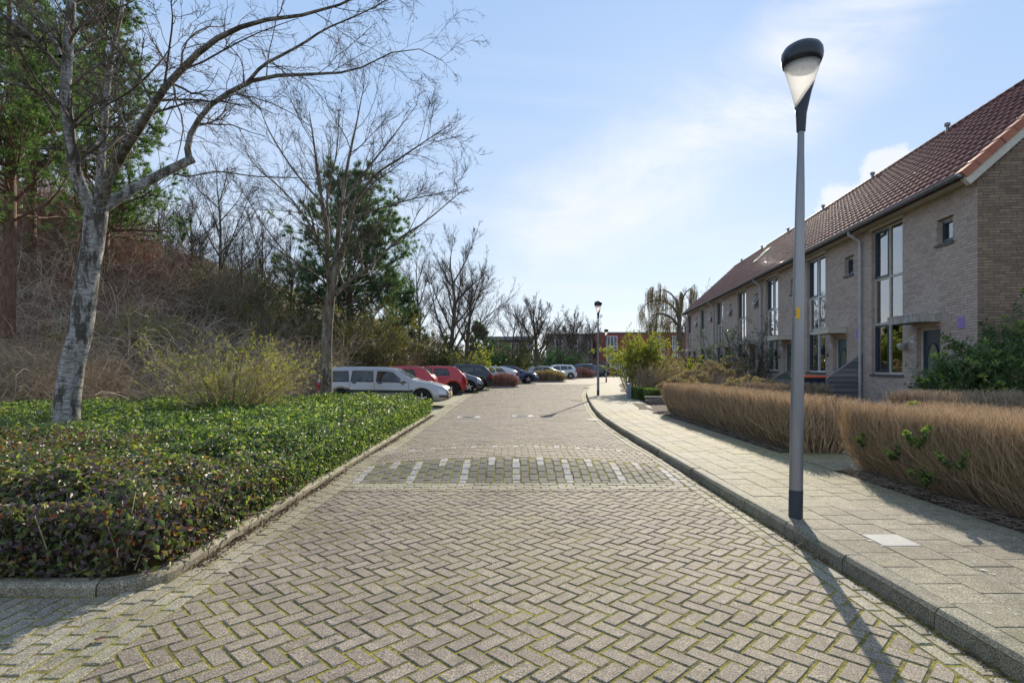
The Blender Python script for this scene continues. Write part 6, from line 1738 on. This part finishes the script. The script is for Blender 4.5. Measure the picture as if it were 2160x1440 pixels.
# the evergreen bed
def bed_h(x, y):
    e = np.minimum(np.minimum((-2.48 - x) * 1.9, (y - 3.86) * 1.5), (17.25 - y) * 1.4)
    return (.50 + .10 * vnoise(x * 1.3, y * 1.3, 1) + .07 * vnoise(x * 4.1, y * 3.7, 4)) * np.clip(e + .35, 0, 1) ** .5 + .05
def bed_leaves(n, x0, x1, y0, y1, L, W, pred, mat_pick, mbs, layers=.22, edge=None):
    x = RG.uniform(x0, x1, n); y = RG.uniform(y0, y1, n)
    ok = (y < y_front(x) + .5) & (x > -.93 * y - 2.0) & pred(x, y); x, y = x[ok], y[ok]; n = len(x)
    z = .06 + bed_h(x, y) - np.abs(RG.normal(size=n)) * layers * .5
    z = np.where(RG.random(n) < .25, RG.uniform(.1, 1, n) * (bed_h(x, y)) + .06, z)
    ox = np.where(x > -2.8, RG.normal(size=n) * .05, 0)
    P = np.stack([x + ox, y, z + RG.normal(size=n) * .025], -1)
    g = np.stack([np.where(x > -2.9, .9, 0), np.where(y < 4.2, -.9, 0), np.ones(n)], -1)
    N = nrm(g + RG.normal(size=(n, 3)) * .55); D = nrm(np.cross(N, RG.normal(size=(n, 3))) + np.array([0, 0, .15]))
    b = mat_pick(x, y)
    r = np.clip(RG.random(n) * .85 + .22 * vnoise(x * 2.6, y * 2.6, 9) + .07, 0, .999)
    s = RG.uniform(.5, 1.35, n) * (1 + .15 * vnoise(x * 3, y * 3, 12))
    for q in (0, 1):
        k = b == q; leaves(mbs[q], P[k], D[k], N[k], L * s[k], W * s[k], 0, r[k])
def pick(x, y):
    v = (y - 3.7) * .9 + (x + 2.4) * .25 + vnoise(x * .8, y * .8, 6) * .9 + RG.normal(size=len(x)) * .6
    return np.where(v < 2.1 + .28 * np.clip(-x - 4, 0, 6), 0, 1)
mbs = [MB(), MB()]
bed_leaves(100000, -8.0, -2.46, 3.85, 8.2, .058, .034, lambda x, y: y < 8.2, pick, mbs)
bed_leaves(84000, -15, -2.52, 8.2, 17.3, .078, .046, lambda x, y: y >= 8.2, pick, mbs)
# faces along the kerbs
n = 9000; y = RG.uniform(4.0, 17.2, n) ; y = 4 + (y - 4) ** 1.0; x = -2.49 + np.abs(RG.normal(size=n)) * .07 * RG.random(n); z = .07 + RG.random(n) * .42
for q in (0, 1):
    k = pick(x, y) == q; m = k.sum(); leaves(mbs[q], np.stack([x, y, z], -1)[k], R3(m), nrm(R3(m) + np.array([1.2, 0, .6])), .055, .033, 0, RG.random(m))
n = 11000; x = RG.uniform(-8, -2.7, n); y = 3.88 - np.abs(RG.normal(size=n)) * .05; z = .08 + RG.random(n) ** 1.1 * .48; m = n
leaves(mbs[0], np.stack([x, y, z], -1), R3(m), nrm(R3(m) + np.array([0, -1.2, .6])), .055, .033, 0, RG.random(m))
tag(mbs[0].build('bronze_ground_cover', m_leaf_b), 'purple-bronze glossy evergreen ground cover at the near corner of the bed', kind='stuff')
tag(mbs[1].build('green_ground_cover', m_leaf_g), 'glossy green evergreen ground cover filling the long bed', kind='stuff')
st = MB(); n = 7000; x = RG.uniform(-8, -2.6, n); y = RG.uniform(3.9, 12, n); O = np.stack([x, y, np.full(n, .08)], -1); d = nrm(RG.normal(size=(n, 3)) * .6 + np.array([.0, -.15, 1])); L = RG.uniform(.2, .5, (n, 1))
P = np.stack([O, O + d * L * .5, O + d * L + RG.normal(size=(n, 3)) * .05], 1); tubes(st, P, np.full((n, 3), .0045) * np.array([1.2, 1, .6]), 3, 0, RG.random(n)); tag(st.build('ground_cover_stems', m_twig_tan), 'woody stems under the evergreen ground cover', kind='stuff')
cb = MB(); 
for k in range(3): pass
# long grass tufts at the foot of the birch
gs = MB(); n = 900; x = -7.0 + RG.normal(size=n) * .9; y = 8.2 + RG.normal(size=n) * .5; O = np.stack([x, y, np.full(n, .3)], -1); d = nrm(RG.normal(size=(n, 3)) * .5 + np.array([0, 0, 1])); L = RG.uniform(.2, .5, (n, 1)); P = np.stack([O, O + d * L * .5, O + d * L + RG.normal(size=(n, 3)) * .1], 1); tubes(gs, P, np.full((n, 3), .004) * np.array([1, .8, .2]), 3, 0, RG.random(n)); tag(gs.build('grass_tufts', m_leaf_g), 'long green grass blades round the foot of the big pale tree', kind='stuff')

# bramble thicket over the bank
def bramble(n, xr_, yr_, mat, name, label, L=1.5, r=.007, pred=None, arch=.17, m1=2, seed=0):
    x = RG.uniform(*xr_, n); y = RG.uniform(*yr_, n); d1 = y - y_front(x)
    ok = (d1 > -.3) & (x > -.93 * y - 2.5) & (x < np.where(y > 17.5, x_east(y) - .3, 99)) & (pred(x, y) if pred else True); x, y = x[ok], y[ok]; n = len(x)
    O = np.stack([x, y, hill_h(x, y) - .05], -1); a = RG.uniform(0, 6.283, n)
    d = nrm(np.stack([np.cos(a) * .55, np.sin(a) * .55 - .25, np.full(n, .95)], -1)); ll = L * RG.uniform(.5, 1.25, n) * (1 + .35 * vnoise(x * .9, y * .9, 2 + seed))
    k = 8; P = np.empty((n, k, 3)); P[:, 0] = O
    for s in range(1, k):
        d = nrm(d + RG.normal(size=d.shape) * .16 - np.array([0, 0, arch * (s / 2.5)])); P[:, s] = P[:, s - 1] + d * (ll / (k - 1))[:, None]
    lo = hill_h(P[:, :, 0], P[:, :, 1]); P[:, :, 2] = np.maximum(P[:, :, 2], lo + .03)
    rr = np.clip(.5 + .3 * vnoise(x * 1.2, y * 1.2, 5 + seed) + RG.normal(size=n) * .18, .01, .99)
    R = np.full((n, k), r) * np.linspace(1.1, .6, k); mb = MB(); tubes(mb, P, R, 3, 0, rr)
    if m1:
        Q, RQ = spawn(P, R, m1, .3, 1, 50, 15, abslen=.55 * L, k=5, up=-.12, wander=.22, rf=.75); tubes(mb, Q, RQ, 3, 0, np.repeat(rr, m1))
    return tag(mb.build(name, mat), label, kind='stuff'), P
redp = lambda x, y: ((y - y_front(x)) > 4.0 + .6 * vnoise(x, y, 3)) & (x < -9.5)
tanp = lambda x, y: ~redp(x, y)
bramble(14000, (-14.6, -11), (12.9, 15.6), m_twig_tan, 'straw_thicket', 'pale straw-coloured arching stems at the left edge before the bank', 1.9, .005, lambda x, y: RG.random(len(x)) < .30, .13, seed=4)
bramble(10500, (-24, -4), (13, 24), m_twig_tan, 'bramble_thicket', 'tangled straw-coloured bramble stems over the lower bank', 1.5, .0062, tanp)
bramble(8500, (-28, -9), (17, 29), m_twig_red, 'red_bramble_thicket', 'tangled reddish bramble stems over the upper bank', 1.5, .0075, redp, seed=1)
bramble(3600, (-18, -6.5), (22, 40), m_twig_grey, 'grey_thicket', 'grey tangled undergrowth on the bank behind the parked cars', 2.4, .011, None, .10, seed=2)
m_twig_sunlit = twigmat('sunlit_stem', [(0, (0.42, 0.34, 0.25)), (1, (0.80, 0.72, 0.60))], trans=.35)  # sunlight put into the colour: extra canes lightened to look individually lit
bramble(2600, (-24, -5), (13.2, 24), m_twig_sunlit, 'sunlit_bramble_stems', 'thicker bramble canes coloured pale as if sunlit, arching over the bank', 2.1, .0085, None, .17, 1, seed=7)
bramble(1300, (-24, -8), (17, 27), m_twig_sunlit, 'sunlit_upper_stems', 'leafless canes coloured pale as if sunlit, on the upper bank', 2.6, .010, None, .12, 2, seed=9)
# straws in the gutter and scattered bits on the paving
sg_ = MB(); n = 260; y = RG.uniform(2.7, 14, n) ** 1.0; x = np.array([float(v) for v in xr(y)]) - np.abs(RG.normal(size=n)) * .07 - .01; sel = RG.random(n) < .35; x[sel] = RG.uniform(-2.2, 2.2, sel.sum())
O = np.stack([x, y, hump(x, y) + RG.uniform(.004, .012, n)], -1); d = nrm(RG.normal(size=(n, 3)) * np.array([1, 1, .12])); L = RG.uniform(.02, .12, (n, 1)); L[sel] *= .35
P = np.stack([O, O + d * L * .5 + RG.normal(size=(n, 3)) * .004, O + d * L], 1); P[:, :, 2] = np.maximum(P[:, :, 2], .004); tubes(sg_, P, np.full((n, 3), .0016), 3, 0, RG.random(n))
m = 420; y = RG.uniform(2.7, 16, m); x = RG.uniform(-2.3, 2.35, m); leaves(sg_, np.stack([x, y, hump(x, y) + .004], -1), nrm(RG.normal(size=(m, 3)) * np.array([1, 1, .2])), nrm(R3(m) * .4 + np.array([0, 0, 1.])), .016, .01, 1, RG.random(m))
tag(sg_.build('straw_scraps', [m_twig_tan, bpy.data.materials['litter_leaf']]), 'straws and leaf scraps scattered on the road and in the right gutter', kind='stuff')
# tall leafless shrubs on the bank: one object each
k = 0
for (px, Y, h, mat, lab) in ((60, 22, 2.6, m_twig_red, 'reddish leafless shrub at the far left of the bank'), (300, 23.5, 2.4, m_twig_red, 'reddish leafless shrub near the bank top right of the pale trunk'),
    (390, 25, 3.0, m_twig_grey, 'grey leafless shrub on the bank top'), (450, 26.5, 3.4, m_twig_grey, 'grey leafless shrub below the tall bare bank tree'), (545, 25, 2.6, m_twig_grey, 'grey leafless shrub beneath the golden one'),
    (640, 27, 3.4, m_twig_grey, 'grey twiggy shrub left of the brown-trunked tree'), (660, 24, 2.4, m_twig_tan, 'tan twiggy shrub just left of the brown trunk'), (590, 22, 2.0, m_twig_tan, 'tan twiggy shrub in the middle of the bank'),
    (700, 31, 4.2, m_twig_grey, 'tall grey shrub behind the brown trunk'), (800, 34, 3.6, m_twig_grey, 'grey twiggy shrub behind the first red car'), (875, 38, 3.4, m_twig, 'dark twiggy shrub right of the broad pine'), (930, 42, 3.0, m_twig_grey, 'grey shrub behind the second red car'),
    (1035, 58, 3.2, m_twig_grey, 'grey twiggy shrub beyond the white sporty car'), (1095, 66, 3.6, m_twig_grey, 'grey twiggy shrub left of the silver grey car'), (180, 24, 2.6, m_twig_red, 'reddish shrub behind the pale trunk'), (820, 29, 2.0, m_twig_tan, 'tan shrub close behind the roof of the silver car'),
    (350, 28, 3.6, m_twig, 'dark shrub at the skyline right of the pine'), (490, 31, 3.8, m_twig, 'dark twiggy shrub at the skyline in the middle of the bank')):
    x, y, z = onhill(px, Y)
    shrub('leafless_shrub', lab, 'shrub', x, y, z, h, h * .8, 40, mat, .006 + Y * .00012, None, group='leafless shrubs on the bank', lean=.9, m1=8, m2=4, r0=.018, wander=.16)
